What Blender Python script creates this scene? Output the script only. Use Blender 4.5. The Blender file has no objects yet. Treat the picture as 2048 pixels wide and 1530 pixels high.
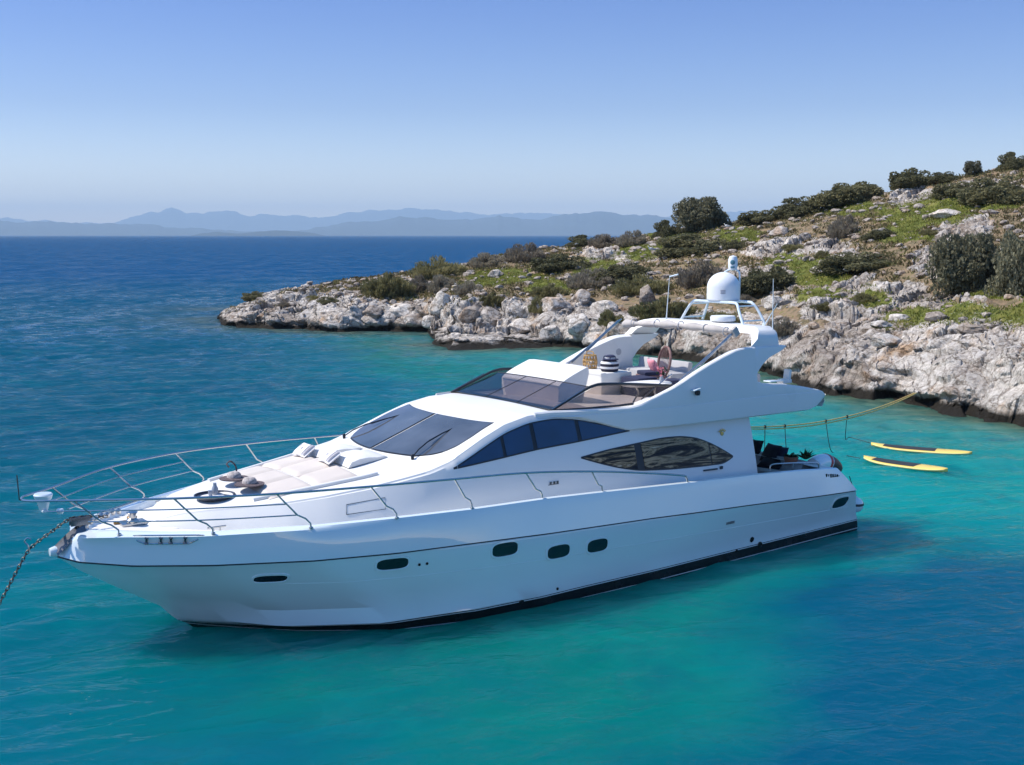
import bpy, bmesh, math, random
import numpy as np
from mathutils import Vector, Matrix
from mathutils.bvhtree import BVHTree

# ------------------------------------------------------------------ camera, world, sun, exposure
SC = bpy.context.scene
COL = SC.collection
CAM_H = 7.1225
PITCH = math.radians(6.894)
FOC = 2440.0                                   # focal length in pixels of a 2048 wide picture
cam_data = bpy.data.cameras.new('camera')
cam_data.sensor_width = 36.0
cam_data.lens = FOC / 2048 * 36.0
cam_data.clip_start = 0.2
cam_data.clip_end = 90000
cam = bpy.data.objects.new('camera', cam_data)
cam.location = (0, 0, CAM_H)
cam.rotation_euler = (math.pi / 2 - PITCH, 0, 0)
COL.objects.link(cam)
SC.camera = cam

SUN = Vector((-0.88, 0.06, 1.15)).normalized()      # towards the sun
SUN_EL = math.asin(SUN.z)
SUN_AZ = math.atan2(SUN.x, SUN.y)
world = bpy.data.worlds.new('World')
SC.world = world
world.use_nodes = True
wn = world.node_tree
wn.nodes.clear()
sky = wn.nodes.new('ShaderNodeTexSky')
sky.sky_type = 'NISHITA'
sky.sun_disc = False
sky.sun_elevation = SUN_EL
sky.sun_rotation = SUN_AZ
sky.altitude = 0
sky.air_density = 1.0
sky.dust_density = 0.3
sky.ozone_density = 4.0
hs = wn.nodes.new('ShaderNodeHueSaturation')
hs.inputs['Saturation'].default_value = 1.22
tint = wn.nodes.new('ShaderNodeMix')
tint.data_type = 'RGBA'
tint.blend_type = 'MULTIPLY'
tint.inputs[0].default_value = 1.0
bg = wn.nodes.new('ShaderNodeBackground')
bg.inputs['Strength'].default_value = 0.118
wo = wn.nodes.new('ShaderNodeOutputWorld')
wn.links.new(sky.outputs[0], hs.inputs['Color'])
wn.links.new(hs.outputs[0], tint.inputs[6])
wtc = wn.nodes.new('ShaderNodeTexCoord')             # whiter towards the horizon; overhead brightened as added blue fill for shaded sides
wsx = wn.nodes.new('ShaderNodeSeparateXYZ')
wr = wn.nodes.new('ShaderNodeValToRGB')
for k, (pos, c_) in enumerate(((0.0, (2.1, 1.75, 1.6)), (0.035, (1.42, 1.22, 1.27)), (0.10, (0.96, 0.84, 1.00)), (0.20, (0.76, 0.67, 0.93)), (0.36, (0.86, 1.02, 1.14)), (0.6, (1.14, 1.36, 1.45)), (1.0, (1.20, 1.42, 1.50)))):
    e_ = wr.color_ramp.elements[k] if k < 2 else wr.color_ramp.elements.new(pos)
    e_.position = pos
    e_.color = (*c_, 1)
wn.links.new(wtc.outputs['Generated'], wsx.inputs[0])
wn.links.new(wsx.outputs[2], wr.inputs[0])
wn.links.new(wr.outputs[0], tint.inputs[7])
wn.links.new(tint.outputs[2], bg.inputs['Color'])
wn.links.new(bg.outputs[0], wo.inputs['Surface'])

sd = bpy.data.lights.new('sun', 'SUN')
sd.energy = 4.9
sd.angle = math.radians(0.53)
sd.color = (1.0, 0.94, 0.85)
sun = bpy.data.objects.new('sun', sd)
sun.rotation_euler = (-SUN).to_track_quat('-Z', 'Y').to_euler()
sun.location = SUN * 200
COL.objects.link(sun)

SC.view_settings.view_transform = 'Standard'
SC.view_settings.look = 'None'
SC.view_settings.exposure = 0.3
SC.view_settings.gamma = 1.0
SC.view_settings.use_curve_mapping = False
SC.cycles.max_bounces = 6
SC.cycles.diffuse_bounces = 3
SC.cycles.glossy_bounces = 3
SC.cycles.transparent_max_bounces = 12
SC.cycles.volume_bounces = 0
SC.cycles.caustics_reflective = True
SC.cycles.blur_glossy = 1.0
SC.cycles.sample_clamp_indirect = 2.5
SC.cycles.caustics_refractive = False
SC.cycles.use_denoising = True

# ------------------------------------------------------------------ node helpers and materials
def nodes_of(name):
    m = bpy.data.materials.new(name)
    m.use_nodes = True
    nt = m.node_tree
    return m, nt, nt.nodes['Principled BSDF']

def N(nt, kind, **kw):
    n = nt.nodes.new(kind)
    for k, v in kw.items():
        setattr(n, k, v)
    return n

def noise(nt, scale, detail=3.0, rough=0.5, coord='Object', stretch=None, dist=0.0):
    tc = N(nt, 'ShaderNodeTexCoord')
    n = N(nt, 'ShaderNodeTexNoise')
    n.inputs['Scale'].default_value = scale
    n.inputs['Detail'].default_value = detail
    n.inputs['Roughness'].default_value = rough
    n.inputs['Distortion'].default_value = dist
    if coord == 'World':
        g = N(nt, 'ShaderNodeNewGeometry')
        src = g.outputs['Position']
    else:
        src = tc.outputs[coord]
    if stretch:
        mp = N(nt, 'ShaderNodeMapping')
        mp.inputs['Scale'].default_value = stretch
        nt.links.new(src, mp.inputs['Vector'])
        src = mp.outputs[0]
    nt.links.new(src, n.inputs['Vector'])
    return n

def ramp(nt, src, stops):
    r = N(nt, 'ShaderNodeValToRGB')
    els = r.color_ramp.elements
    while len(els) < len(stops):
        els.new(0.5)
    for e, (p, c) in zip(els, stops):
        e.position = p
        e.color = (c[0], c[1], c[2], 1) if not isinstance(c, (int, float)) else (c, c, c, 1)
    nt.links.new(src, r.inputs[0])
    return r

def mixc(nt, fac, a, b, mode='MIX'):
    m = N(nt, 'ShaderNodeMix', data_type='RGBA', blend_type=mode)
    for s, v in ((0, fac), (6, a), (7, b)):
        if hasattr(v, 'default_value') or hasattr(v, 'is_output'):
            nt.links.new(v, m.inputs[s])
        else:
            m.inputs[s].default_value = v if s == 0 else (v[0], v[1], v[2], 1)
    return m.outputs[2]

def mathn(nt, op, a, b=None):
    m = N(nt, 'ShaderNodeMath', operation=op)
    for s, v in ((0, a), (1, b)):
        if v is None:
            continue
        if hasattr(v, 'is_output'):
            nt.links.new(v, m.inputs[s])
        else:
            m.inputs[s].default_value = v
    return m.outputs[0]

def simple(name, col, rough=0.5, metal=0.0, spec=0.5, var=0.06, scale=3.0, bump=0.0, coat=0.0):
    """One material of one real colour with a little wear in tone and gloss."""
    m, nt, p = nodes_of(name)
    n = noise(nt, scale, 4)
    lo = [c * (1 - var) for c in col]
    hi = [min(1, c * (1 + var)) for c in col]
    r = ramp(nt, n.outputs['Fac'], [(0.3, lo), (0.7, hi)])
    nt.links.new(r.outputs[0], p.inputs['Base Color'])
    rr = ramp(nt, n.outputs['Fac'], [(0.3, rough * 0.85), (0.7, min(1, rough * 1.15))])
    nt.links.new(rr.outputs[0], p.inputs['Roughness'])
    p.inputs['Metallic'].default_value = metal
    p.inputs['Specular IOR Level'].default_value = spec
    p.inputs['Coat Weight'].default_value = coat
    p.inputs['Coat Roughness'].default_value = 0.04
    if bump:
        nb = noise(nt, scale * 12, 3)
        b = N(nt, 'ShaderNodeBump')
        b.inputs['Distance'].default_value = bump
        nt.links.new(nb.outputs['Fac'], b.inputs['Height'])
        nt.links.new(b.outputs[0], p.inputs['Normal'])
    return m

M = {}
M['gelcoat'] = simple('white_gelcoat', (0.71, 0.78, 0.805), 0.14, var=0.02, scale=0.6, coat=0.8)
def fair(m):
    # hand-laid panels are never quite true: a slow unevenness that bends reflections
    nt = m.node_tree
    b = N(nt, 'ShaderNodeBump')
    b.inputs['Distance'].default_value = 0.010
    b.inputs['Strength'].default_value = 0.35
    nt.links.new(noise(nt, 1.3, 2, 0.4).outputs['Fac'], b.inputs['Height'])
    nt.links.new(b.outputs[0], nt.nodes['Principled BSDF'].inputs['Coat Normal'])
fair(M['gelcoat'])
_p = M['gelcoat'].node_tree.nodes['Principled BSDF']
_p.inputs['Coat Weight'].default_value = 1.0
_p.inputs['Coat IOR'].default_value = 1.75
_p.inputs['Coat Roughness'].default_value = 0.02
M['moulding'] = simple('white_deckhouse_gelcoat', (0.76, 0.745, 0.72), 0.32, var=0.02, scale=0.6, spec=0.35)
M['deck_white'] = simple('white_deck', (0.74, 0.72, 0.69), 0.45, var=0.03, scale=1.5, bump=0.0006)
M['antifoul'] = simple('black_antifouling', (0.008, 0.009, 0.012), 0.25, var=0.3, scale=2)
M['stripe'] = simple('pale_pinstripe', (0.62, 0.66, 0.66), 0.3)
M['rubber'] = simple('dark_rub_rubber', (0.035, 0.05, 0.06), 0.5, var=0.2)
M['steel'] = simple('stainless_steel', (0.50, 0.49, 0.48), 0.24, metal=1.0, var=0.04)
M['black_plastic'] = simple('black_plastic', (0.012, 0.012, 0.014), 0.35)
M['frame_dark'] = simple('dark_screen_frame', (0.035, 0.035, 0.037), 0.35)
M['pad'] = simple('beige_sunpad_vinyl', (0.60, 0.53, 0.47), 0.6, var=0.04, scale=2.5, bump=0.001)
M['cream'] = simple('cream_upholstery', (0.74, 0.71, 0.66), 0.55, var=0.04, scale=3, bump=0.001)
M['canvas'] = simple('offwhite_canvas', (0.46, 0.42, 0.39), 0.85, var=0.12, scale=5, bump=0.004)
M['navy'] = simple('navy_fabric', (0.018, 0.022, 0.06), 0.8, var=0.2, scale=6)
M['ink'] = simple('black_navy_fabric', (0.006, 0.006, 0.014), 0.85, var=0.3, scale=6)
M['teak'] = simple('teak_boards', (0.36, 0.20, 0.10), 0.6, var=0.2, scale=8)
M['wicker'] = simple('golden_wicker', (0.46, 0.27, 0.09), 0.7, var=0.4, scale=25, bump=0.004)
M['rattan'] = simple('brown_rattan', (0.20, 0.11, 0.10), 0.7, var=0.4, scale=20, bump=0.003)
M['pink'] = simple('pink_petals', (0.75, 0.28, 0.33), 0.7, var=0.3, scale=15)
M['plant_green'] = simple('dark_leaf', (0.02, 0.055, 0.015), 0.55, var=0.4, scale=9)
M['terracotta'] = simple('terracotta', (0.30, 0.12, 0.07), 0.8, var=0.15)
M['grey_fabric'] = simple('grey_lounge_fabric', (0.45, 0.44, 0.45), 0.85, var=0.08)
M['rope'] = simple('yellow_rope', (0.62, 0.42, 0.13), 0.8, var=0.25, scale=30)
M['cord'] = simple('dark_green_cord', (0.015, 0.045, 0.045), 0.7)
M['chain'] = simple('tarry_chain', (0.09, 0.085, 0.08), 0.45, metal=0.7, var=0.4, scale=20)
M['board_yellow'] = simple('yellow_board', (0.86, 0.60, 0.13), 0.3, var=0.05, scale=2, coat=0.2)
M['deck_pad_dark'] = simple('charcoal_deck_pad', (0.022, 0.024, 0.028), 0.8, var=0.3, scale=10)
M['board_tail'] = simple('pale_yellow_board_rail', (0.85, 0.70, 0.32), 0.35, var=0.05)
M['red'] = simple('red_rubber', (0.45, 0.025, 0.03), 0.4, var=0.15)
M['dark_red'] = simple('dark_maroon', (0.05, 0.008, 0.012), 0.4, var=0.2)
M['gold'] = simple('gold_emblem', (0.72, 0.45, 0.14), 0.3, metal=0.6)
M['bronze'] = simple('bronze_gold', (0.25, 0.15, 0.05), 0.35, metal=0.6)
M['dome_white'] = simple('radome_white', (0.76, 0.77, 0.79), 0.35, var=0.02)
M['grey_plastic'] = simple('blue_grey_lens', (0.10, 0.22, 0.26), 0.2)
M['glass_bottle'] = simple('smoky_glass', (0.30, 0.33, 0.38), 0.08, spec=0.7)
M['tray'] = simple('dark_patterned_tray', (0.03, 0.035, 0.055), 0.35, var=0.5, scale=14)
M['linen_print'] = simple('grey_print', (0.22, 0.22, 0.27), 0.85)
M['linen'] = simple('white_linen', (0.74, 0.72, 0.72), 0.85, var=0.04)
M['straw_dark'] = simple('dark_straw', (0.10, 0.075, 0.08), 0.8, var=0.6, scale=22, bump=0.004)
M['straw_pale'] = simple('pale_straw', (0.42, 0.37, 0.35), 0.8, var=0.5, scale=30, bump=0.004)
M['gull_white'] = simple('white_feathers', (0.80, 0.79, 0.76), 0.8)
M['gull_grey'] = simple('grey_feathers', (0.33, 0.34, 0.36), 0.8)
M['beak'] = simple('yellow_beak', (0.65, 0.40, 0.05), 0.5)
M['bark'] = simple('grey_bark', (0.11, 0.085, 0.065), 0.9, var=0.4, scale=9, bump=0.01)
M['fairlead_dark'] = simple('dark_steel', (0.16, 0.16, 0.17), 0.25, metal=0.9)  # darker grey steel for the stem roller and fairlead posts

def dark_glass(name, col, rough=0.03, spec=0.6):
    m, nt, p = nodes_of(name)
    n = noise(nt, 1.3, 2)
    r = ramp(nt, n.outputs['Fac'], [(0.3, [c * 0.7 for c in col]), (0.75, [c * 1.3 for c in col])])
    nt.links.new(r.outputs[0], p.inputs['Base Color'])
    p.inputs['Roughness'].default_value = rough
    p.inputs['Specular IOR Level'].default_value = spec
    return m
M['glass_blue'] = dark_glass('blue_black_window_glass', (0.006, 0.030, 0.085), 0.03, 0.9)
M['glass_screen'] = dark_glass('grey_windscreen_glass', (0.085, 0.095, 0.115), 0.03, 1.0)
M['porthole_glass'] = dark_glass('porthole_glass', (0.006, 0.010, 0.018), 0.05)

def banded_glass():
    # smoked glass, its colour streaked with brown and tan bands
    m, nt, p = nodes_of('brown_banded_smoked_glass')
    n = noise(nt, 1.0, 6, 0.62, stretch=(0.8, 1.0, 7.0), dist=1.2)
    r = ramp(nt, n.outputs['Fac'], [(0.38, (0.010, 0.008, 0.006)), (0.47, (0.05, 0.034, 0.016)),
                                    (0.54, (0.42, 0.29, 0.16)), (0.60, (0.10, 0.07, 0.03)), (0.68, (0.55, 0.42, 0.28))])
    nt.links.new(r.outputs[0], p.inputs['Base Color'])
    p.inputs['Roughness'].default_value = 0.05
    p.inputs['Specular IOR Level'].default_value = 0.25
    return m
M['glass_banded'] = banded_glass()

def tinted():
    m, nt, p = nodes_of('rose_tinted_acrylic')
    out = nt.nodes['Material Output']
    tr = N(nt, 'ShaderNodeBsdfTransparent')
    n = noise(nt, 0.8, 1)
    r = ramp(nt, n.outputs['Fac'], [(0.3, (0.63, 0.58, 0.575)), (0.7, (0.69, 0.645, 0.63))])
    nt.links.new(r.outputs[0], tr.inputs['Color'])
    gl = N(nt, 'ShaderNodeBsdfGlossy')
    gl.inputs['Roughness'].default_value = 0.04
    lw = N(nt, 'ShaderNodeLayerWeight')
    lw.inputs['Blend'].default_value = 0.5
    fq = mathn(nt, 'ADD', mathn(nt, 'MULTIPLY', mathn(nt, 'POWER', lw.outputs['Facing'], 4.0), 0.75), 0.025)
    mx = N(nt, 'ShaderNodeMixShader')
    nt.links.new(fq, mx.inputs[0])
    nt.links.new(tr.outputs[0], mx.inputs[1])
    nt.links.new(gl.outputs[0], mx.inputs[2])
    nt.links.new(mx.outputs[0], out.inputs['Surface'])
    nt.nodes.remove(p)
    return m
M['tinted'] = tinted()

def stripes(name, a, b, axis, freq, thr=0.5):
    m, nt, p = nodes_of(name)
    tc = N(nt, 'ShaderNodeTexCoord')
    sx = N(nt, 'ShaderNodeSeparateXYZ')
    nt.links.new(tc.outputs['Object'], sx.inputs[0])
    w = mathn(nt, 'FRACT', mathn(nt, 'MULTIPLY', sx.outputs[axis], freq))
    r = ramp(nt, w, [(thr - 0.02, a), (thr + 0.02, b)])
    nz = noise(nt, 12, 3)
    c = mixc(nt, 0.15, r.outputs[0], nz.outputs['Color'], 'MULTIPLY')
    nt.links.new(c, p.inputs['Base Color'])
    p.inputs['Roughness'].default_value = 0.85
    return m
M['striped_bag'] = stripes('black_and_white_stripes', (0.012, 0.012, 0.03), (0.75, 0.73, 0.72), 2, 8.5, 0.55)

# ------------------------------------------------------------------ mesh helpers
class MB:
    """Collects faces of one mesh object."""
    def __init__(s):
        s.v, s.f, s.m, s.cur = [], [], [], 0
    def mat(s, i):
        s.cur = i
        return s
    def add(s, verts, faces):
        o = len(s.v)
        s.v.extend([tuple(q) for q in verts])
        for f in faces:
            s.f.append(tuple(o + i for i in f))
            s.m.append(s.cur)
    def grid(s, rows, closed=False, caps=False):
        n = len(rows[0])
        vs = [p for r in rows for p in r]
        fs = []
        for i in range(len(rows) - 1):
            for j in range(n if closed else n - 1):
                k = (j + 1) % n
                fs.append((i * n + j, i * n + k, (i + 1) * n + k, (i + 1) * n + j))
        if caps:
            fs.append(tuple(range(n))[::-1])
            fs.append(tuple((len(rows) - 1) * n + j for j in range(n)))
        s.add(vs, fs)
        return s
    def tube(s, path, r, n=8, caps=True, closed=False):
        P = [Vector(p) for p in path]
        rr = r if isinstance(r, (list, tuple)) else [r] * len(P)
        rows = []
        up = None
        for i, p in enumerate(P):
            a, b = P[max(i - 1, 0)], P[min(i + 1, len(P) - 1)]
            if closed:
                a, b = P[i - 1], P[(i + 1) % len(P)]
            t = (b - a).normalized()
            if up is None:
                up = Vector((0, 0, 1)) if abs(t.z) < 0.9 else Vector((1, 0, 0))
            x = t.cross(up)
            if x.length < 1e-6:
                x = t.cross(Vector((1, 0.3, 0)))
            x.normalize()
            y = x.cross(t).normalized()
            up = y
            rows.append([p + (x * math.cos(q) + y * math.sin(q)) * rr[i] for q in [2 * math.pi * k / n for k in range(n)]])
        if closed:
            rows.append(rows[0])
        s.grid(rows, closed=True, caps=caps and not closed)
        return s
    def box(s, c, d, bev=0.0, rot=None):
        """Box with centre c, sizes d and chamfered edges."""
        bm = bmesh.new()
        bmesh.ops.create_cube(bm, size=1.0)
        for v in bm.verts:
            v.co = Vector((v.co.x * d[0], v.co.y * d[1], v.co.z * d[2]))
        if bev:
            bmesh.ops.bevel(bm, geom=bm.edges[:], offset=bev, segments=2, affect='EDGES', profile=0.6)
        R = rot if rot is not None else Matrix.Identity(3)
        bm.verts.index_update()
        s.add([R @ v.co + Vector(c) for v in bm.verts], [[v.index for v in f.verts] for f in bm.faces])
        bm.free()
        return s
    def lathe(s, prof, c=(0, 0, 0), n=20, R=None):
        rows = []
        R = R if R is not None else Matrix.Identity(3)
        for r, z in prof:
            rows.append([R @ Vector((r * math.cos(2 * math.pi * k / n), r * math.sin(2 * math.pi * k / n), z)) + Vector(c) for k in range(n)])
        s.grid(rows, closed=True, caps=True)
        return s
    def build(s, name, mats, parent=None, smooth=40, weld=True):
        me = bpy.data.meshes.new(name)
        me.from_pydata(s.v, [], s.f)
        for m in (mats if isinstance(mats, (list, tuple)) else [mats]):
            me.materials.append(m)
        me.polygons.foreach_set('material_index', s.m)
        if weld:
            bm = bmesh.new()
            bm.from_mesh(me)
            bmesh.ops.remove_doubles(bm, verts=bm.verts[:], dist=0.0004)
            bmesh.ops.dissolve_degenerate(bm, dist=0.0004, edges=bm.edges[:])
            bmesh.ops.recalc_face_normals(bm, faces=bm.faces[:])
            bm.to_mesh(me)
            bm.free()
        if smooth:
            me.polygons.foreach_set('use_smooth', [True] * len(me.polygons))
            me.set_sharp_from_angle(angle=math.radians(smooth))
        me.update()
        o = bpy.data.objects.new(name, me)
        COL.objects.link(o)
        if parent is not None:
            o.parent = parent
        return o

def tag(o, label=None, cat=None, group=None, kind=None):
    if label: o['label'] = label
    if cat: o['category'] = cat
    if group: o['group'] = group
    if kind: o['kind'] = kind
    return o

def empty(name, loc=(0, 0, 0), rz=0.0):
    o = bpy.data.objects.new(name, None)
    COL.objects.link(o)
    o.location = loc
    o.rotation_euler = (0, 0, rz)
    o.empty_display_size = 0.3
    return o

def smooth_path(P, n=6):
    """Catmull-Rom through P."""
    P = [Vector(p) for p in P]
    out = []
    for i in range(len(P) - 1):
        a, b, c, d = P[max(i - 1, 0)], P[i], P[i + 1], P[min(i + 2, len(P) - 1)]
        for k in range(n):
            t = k / n
            out.append(0.5 * ((2 * b) + (c - a) * t + (2 * a - 5 * b + 4 * c - d) * t * t + (3 * b - a - 3 * c + d) * t ** 3))
    out.append(P[-1])
    return out

def ip(x, xs, ys):
    return float(np.interp(x, xs, ys))

# numpy noise --------------------------------------------------------
def _h(ix, iy, seed):
    n = (ix.astype(np.int64) * 374761393 + iy.astype(np.int64) * 668265263 + seed * 974634777) & 0xffffffff
    n = ((n ^ (n >> 13)) * 1274126177) & 0xffffffff
    n = (n ^ (n >> 16)) & 0xffffffff
    n = (n * 2246822519) & 0xffffffff
    n = n ^ (n >> 15)
    return (n & 0xffffff) / float(0xffffff)

def vnoise(x, y, seed=0):
    ix, iy = np.floor(x), np.floor(y)
    fx, fy = x - ix, y - iy
    fx, fy = fx * fx * (3 - 2 * fx), fy * fy * (3 - 2 * fy)
    a, b = _h(ix, iy, seed), _h(ix + 1, iy, seed)
    c, d = _h(ix, iy + 1, seed), _h(ix + 1, iy + 1, seed)
    return (a + (b - a) * fx) + ((c + (d - c) * fx) - (a + (b - a) * fx)) * fy

def fbm(x, y, seed=0, octv=4):
    s, a, t = 0.0, 1.0, 0.0
    for o in range(octv):
        s = s + a * vnoise(x * 2 ** o, y * 2 ** o, seed + o * 17)
        t += a
        a *= 0.5
    return s / t

def worley(x, y, seed=0):
    """F1, F2 and a random number and two tilts of the nearest cell."""
    ix, iy = np.floor(x), np.floor(y)
    f1 = np.full(x.shape, 9.0)
    f2 = np.full(x.shape, 9.0)
    cid = np.zeros(x.shape)
    tx = np.zeros(x.shape)
    for dx in (-1, 0, 1):
        for dy in (-1, 0, 1):
            cx, cy = ix + dx, iy + dy
            px = cx + 0.15 + 0.7 * _h(cx, cy, seed)
            py = cy + 0.15 + 0.7 * _h(cx, cy, seed + 5)
            d = np.hypot(x - px, y - py)
            r = _h(cx, cy, seed + 9)
            a = _h(cx, cy, seed + 13) * 6.283
            tl = (x - px) * np.cos(a) + (y - py) * np.sin(a)
            nearer = d < f1
            f2 = np.where(nearer, f1, np.minimum(f2, d))
            cid = np.where(nearer, r, cid)
            tx = np.where(nearer, tl, tx)
            f1 = np.where(nearer, d, f1)
    return f1, f2, cid, tx
# ------------------------------------------------------------------ the island: plan and relief
def cam_ray(px, py):
    """Direction of the sight line through a point of the 2048 x 1530 picture."""
    cp, sp = math.cos(PITCH), math.sin(PITCH)
    u, v = (px - 1024) / FOC, (py - 765) / FOC
    return Vector((u, cp - v * sp, -sp - v * cp))

# bearing column : shore distance, crest distance, crest height
SH_C = [330, 415, 450, 560, 700, 855, 868, 900, 1000, 1130, 1300, 1450, 1520, 1640, 1800, 1900, 2048, 2300, 2600]
SH_Y = [112, 102.5, 95, 92, 89.8, 88.5, 79.0, 75.6, 76.6, 77.6, 71, 66, 63, 54.5, 51.5, 48, 45.6, 41.8, 38.5]
RG_C = [330, 415, 470, 520, 600, 700, 800, 900, 1000, 1100, 1200, 1340, 1450, 1600, 1770, 1900, 2048, 2300, 2600]
RG_D = [113, 104.5, 106, 107, 107, 107, 107, 108, 110, 112, 112, 110, 107, 102, 98, 96, 95, 92, 90]
RG_S = [660, 641, 618, 597, 577, 560, 547, 536, 510, 497, 486, 461, 447, 428, 388, 356, 330, 275, 230]
CL_Z = [0.5, 0.8, 1.0, 1.1, 1.2, 1.7, 1.7, 1.8, 1.8, 1.6, 1.5, 1.4, 1.3, 1.25, 1.3, 1.35, 1.4, 1.5, 1.5]
RG_Z = []
for c, d, s in zip(RG_C, RG_D, RG_S):
    r = cam_ray(c, s)
    RG_Z.append(max(0.9, CAM_H + d * r.z / r.y))

def relief(X, Y):
    """Smooth height of the island and the share of the way from shore to crest."""
    Y = np.maximum(Y, 1.0)
    c = 1024 + FOC * X / Y
    wob = (fbm(X * 0.16 + 9, Y * 0.05 + 3, 41, 3) - 0.5) * 5.0 + (fbm(X * 0.55, Y * 0.2, 47, 3) - 0.5) * 2.2
    ys = np.interp(c, SH_C, SH_Y) + wob
    yr = np.maximum(np.interp(c, RG_C, RG_D), ys + 3.0)
    zr = np.interp(c, RG_C, RG_Z)
    cl = np.minimum(np.interp(c, SH_C, CL_Z), zr)
    s = (Y - ys) / (yr - ys)
    up = np.clip(s, 0, 1)
    ramp_ = np.clip((Y - ys) / 1.6, 0, 1)
    # a low reef shelf fringes the middle of the shore
    shelf = np.interp(c, [858, 870, 1040, 1130], [0, 8.5, 6.0, 0])
    low = np.where(shelf > 0.2, np.minimum(0.45, cl), cl)
    ramp2 = np.clip((Y - ys - shelf) / 1.6, 0, 1)
    s2 = np.clip((Y - ys - shelf) / np.maximum(yr - ys - shelf, 2.0), 0, 1)
    z = low * ramp_ ** 0.6 + (cl - low) * ramp2 ** 0.6 + (zr - cl) * np.where(shelf > 0.2, s2, up) ** 0.92
    back = np.clip((Y - yr) / 26.0, 0, 1)
    z = z - (zr + 1.5) * back * back * (3 - 2 * back)
    below = np.clip((ys - Y) / 5.0, 0, 1)
    z = np.where(Y < ys, -1.6 * below, z)
    edge = np.clip((c - 400) / 60.0, 0, 1)
    z = np.where(c < 460, z * edge - 1.6 * (1 - edge), z)
    return z, s, c

GREENS = [(1850, 430, 110, 32), (1800, 470, 70, 22), (1640, 552, 70, 18), (1000, 556, 80, 16), (1200, 545, 70, 22), (1280, 500, 60, 18),
          (1920, 640, 150, 26), (1990, 588, 70, 14), (1600, 522, 70, 14), (1700, 418, 140, 18), (1480, 468, 50, 18), (1800, 665, 90, 18),
          (1640, 590, 60, 14), (1960, 405, 90, 16), (1340, 470, 60, 14), (1740, 600, 50, 16), (1100, 575, 60, 16), (2040, 640, 80, 30)]
ROCKY = [(1750, 600, 200, 36), (1900, 720, 240, 70), (1700, 700, 220, 40), (1880, 520, 50, 30), (1840, 398, 70, 26), (1780, 372, 60, 22),
         (1660, 500, 60, 20), (1930, 455, 60, 30), (600, 620, 200, 40), (850, 640, 160, 40), (1040, 650, 130, 40), (1180, 640, 110, 30),
         (1560, 500, 60, 18), (1950, 625, 60, 12), (1990, 375, 60, 12), (1240, 510, 60, 14), (1480, 545, 60, 14), (1700, 650, 60, 16)]

def zones(X, Y, z, s):
    """Shares of meadow and bare rock at ground points."""
    cp, sp = math.cos(PITCH), math.sin(PITCH)
    dz = z - CAM_H
    dep = Y * cp - dz * sp
    px = 1024 + FOC * X / dep
    py = 765 - FOC * (Y * sp + dz * cp) / dep
    w1 = (fbm(X * 0.25, Y * 0.12, 3, 4) - 0.5) * 1.5
    w2 = (fbm(X * 0.9, Y * 0.45, 8, 4) - 0.5) * 2.0
    g = np.full(X.shape, -0.55)
    for a, b, rx, ry in GREENS:
        g = np.maximum(g, 1.0 - np.hypot((px - a) / rx, (py - b) / ry))
    r = np.full(X.shape, -0.5)
    for a, b, rx, ry in ROCKY:
        r = np.maximum(r, 1.0 - np.hypot((px - a) / rx, (py - b) / ry))
    shore = np.clip((0.19 - s) / 0.09, 0, 1)
    grass = np.clip((g + 0.12 + w1 * 0.8 + w2 * 0.35) * 2.4, 0, 1) * (1 - shore)
    rock = np.clip((r * 1.1 + w1 * 0.4 + w2 * 0.85 + 0.30) * 2.4, 0, 1)
    rock = np.maximum(rock * (1 - grass * 0.75), shore)
    return grass, rock

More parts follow.
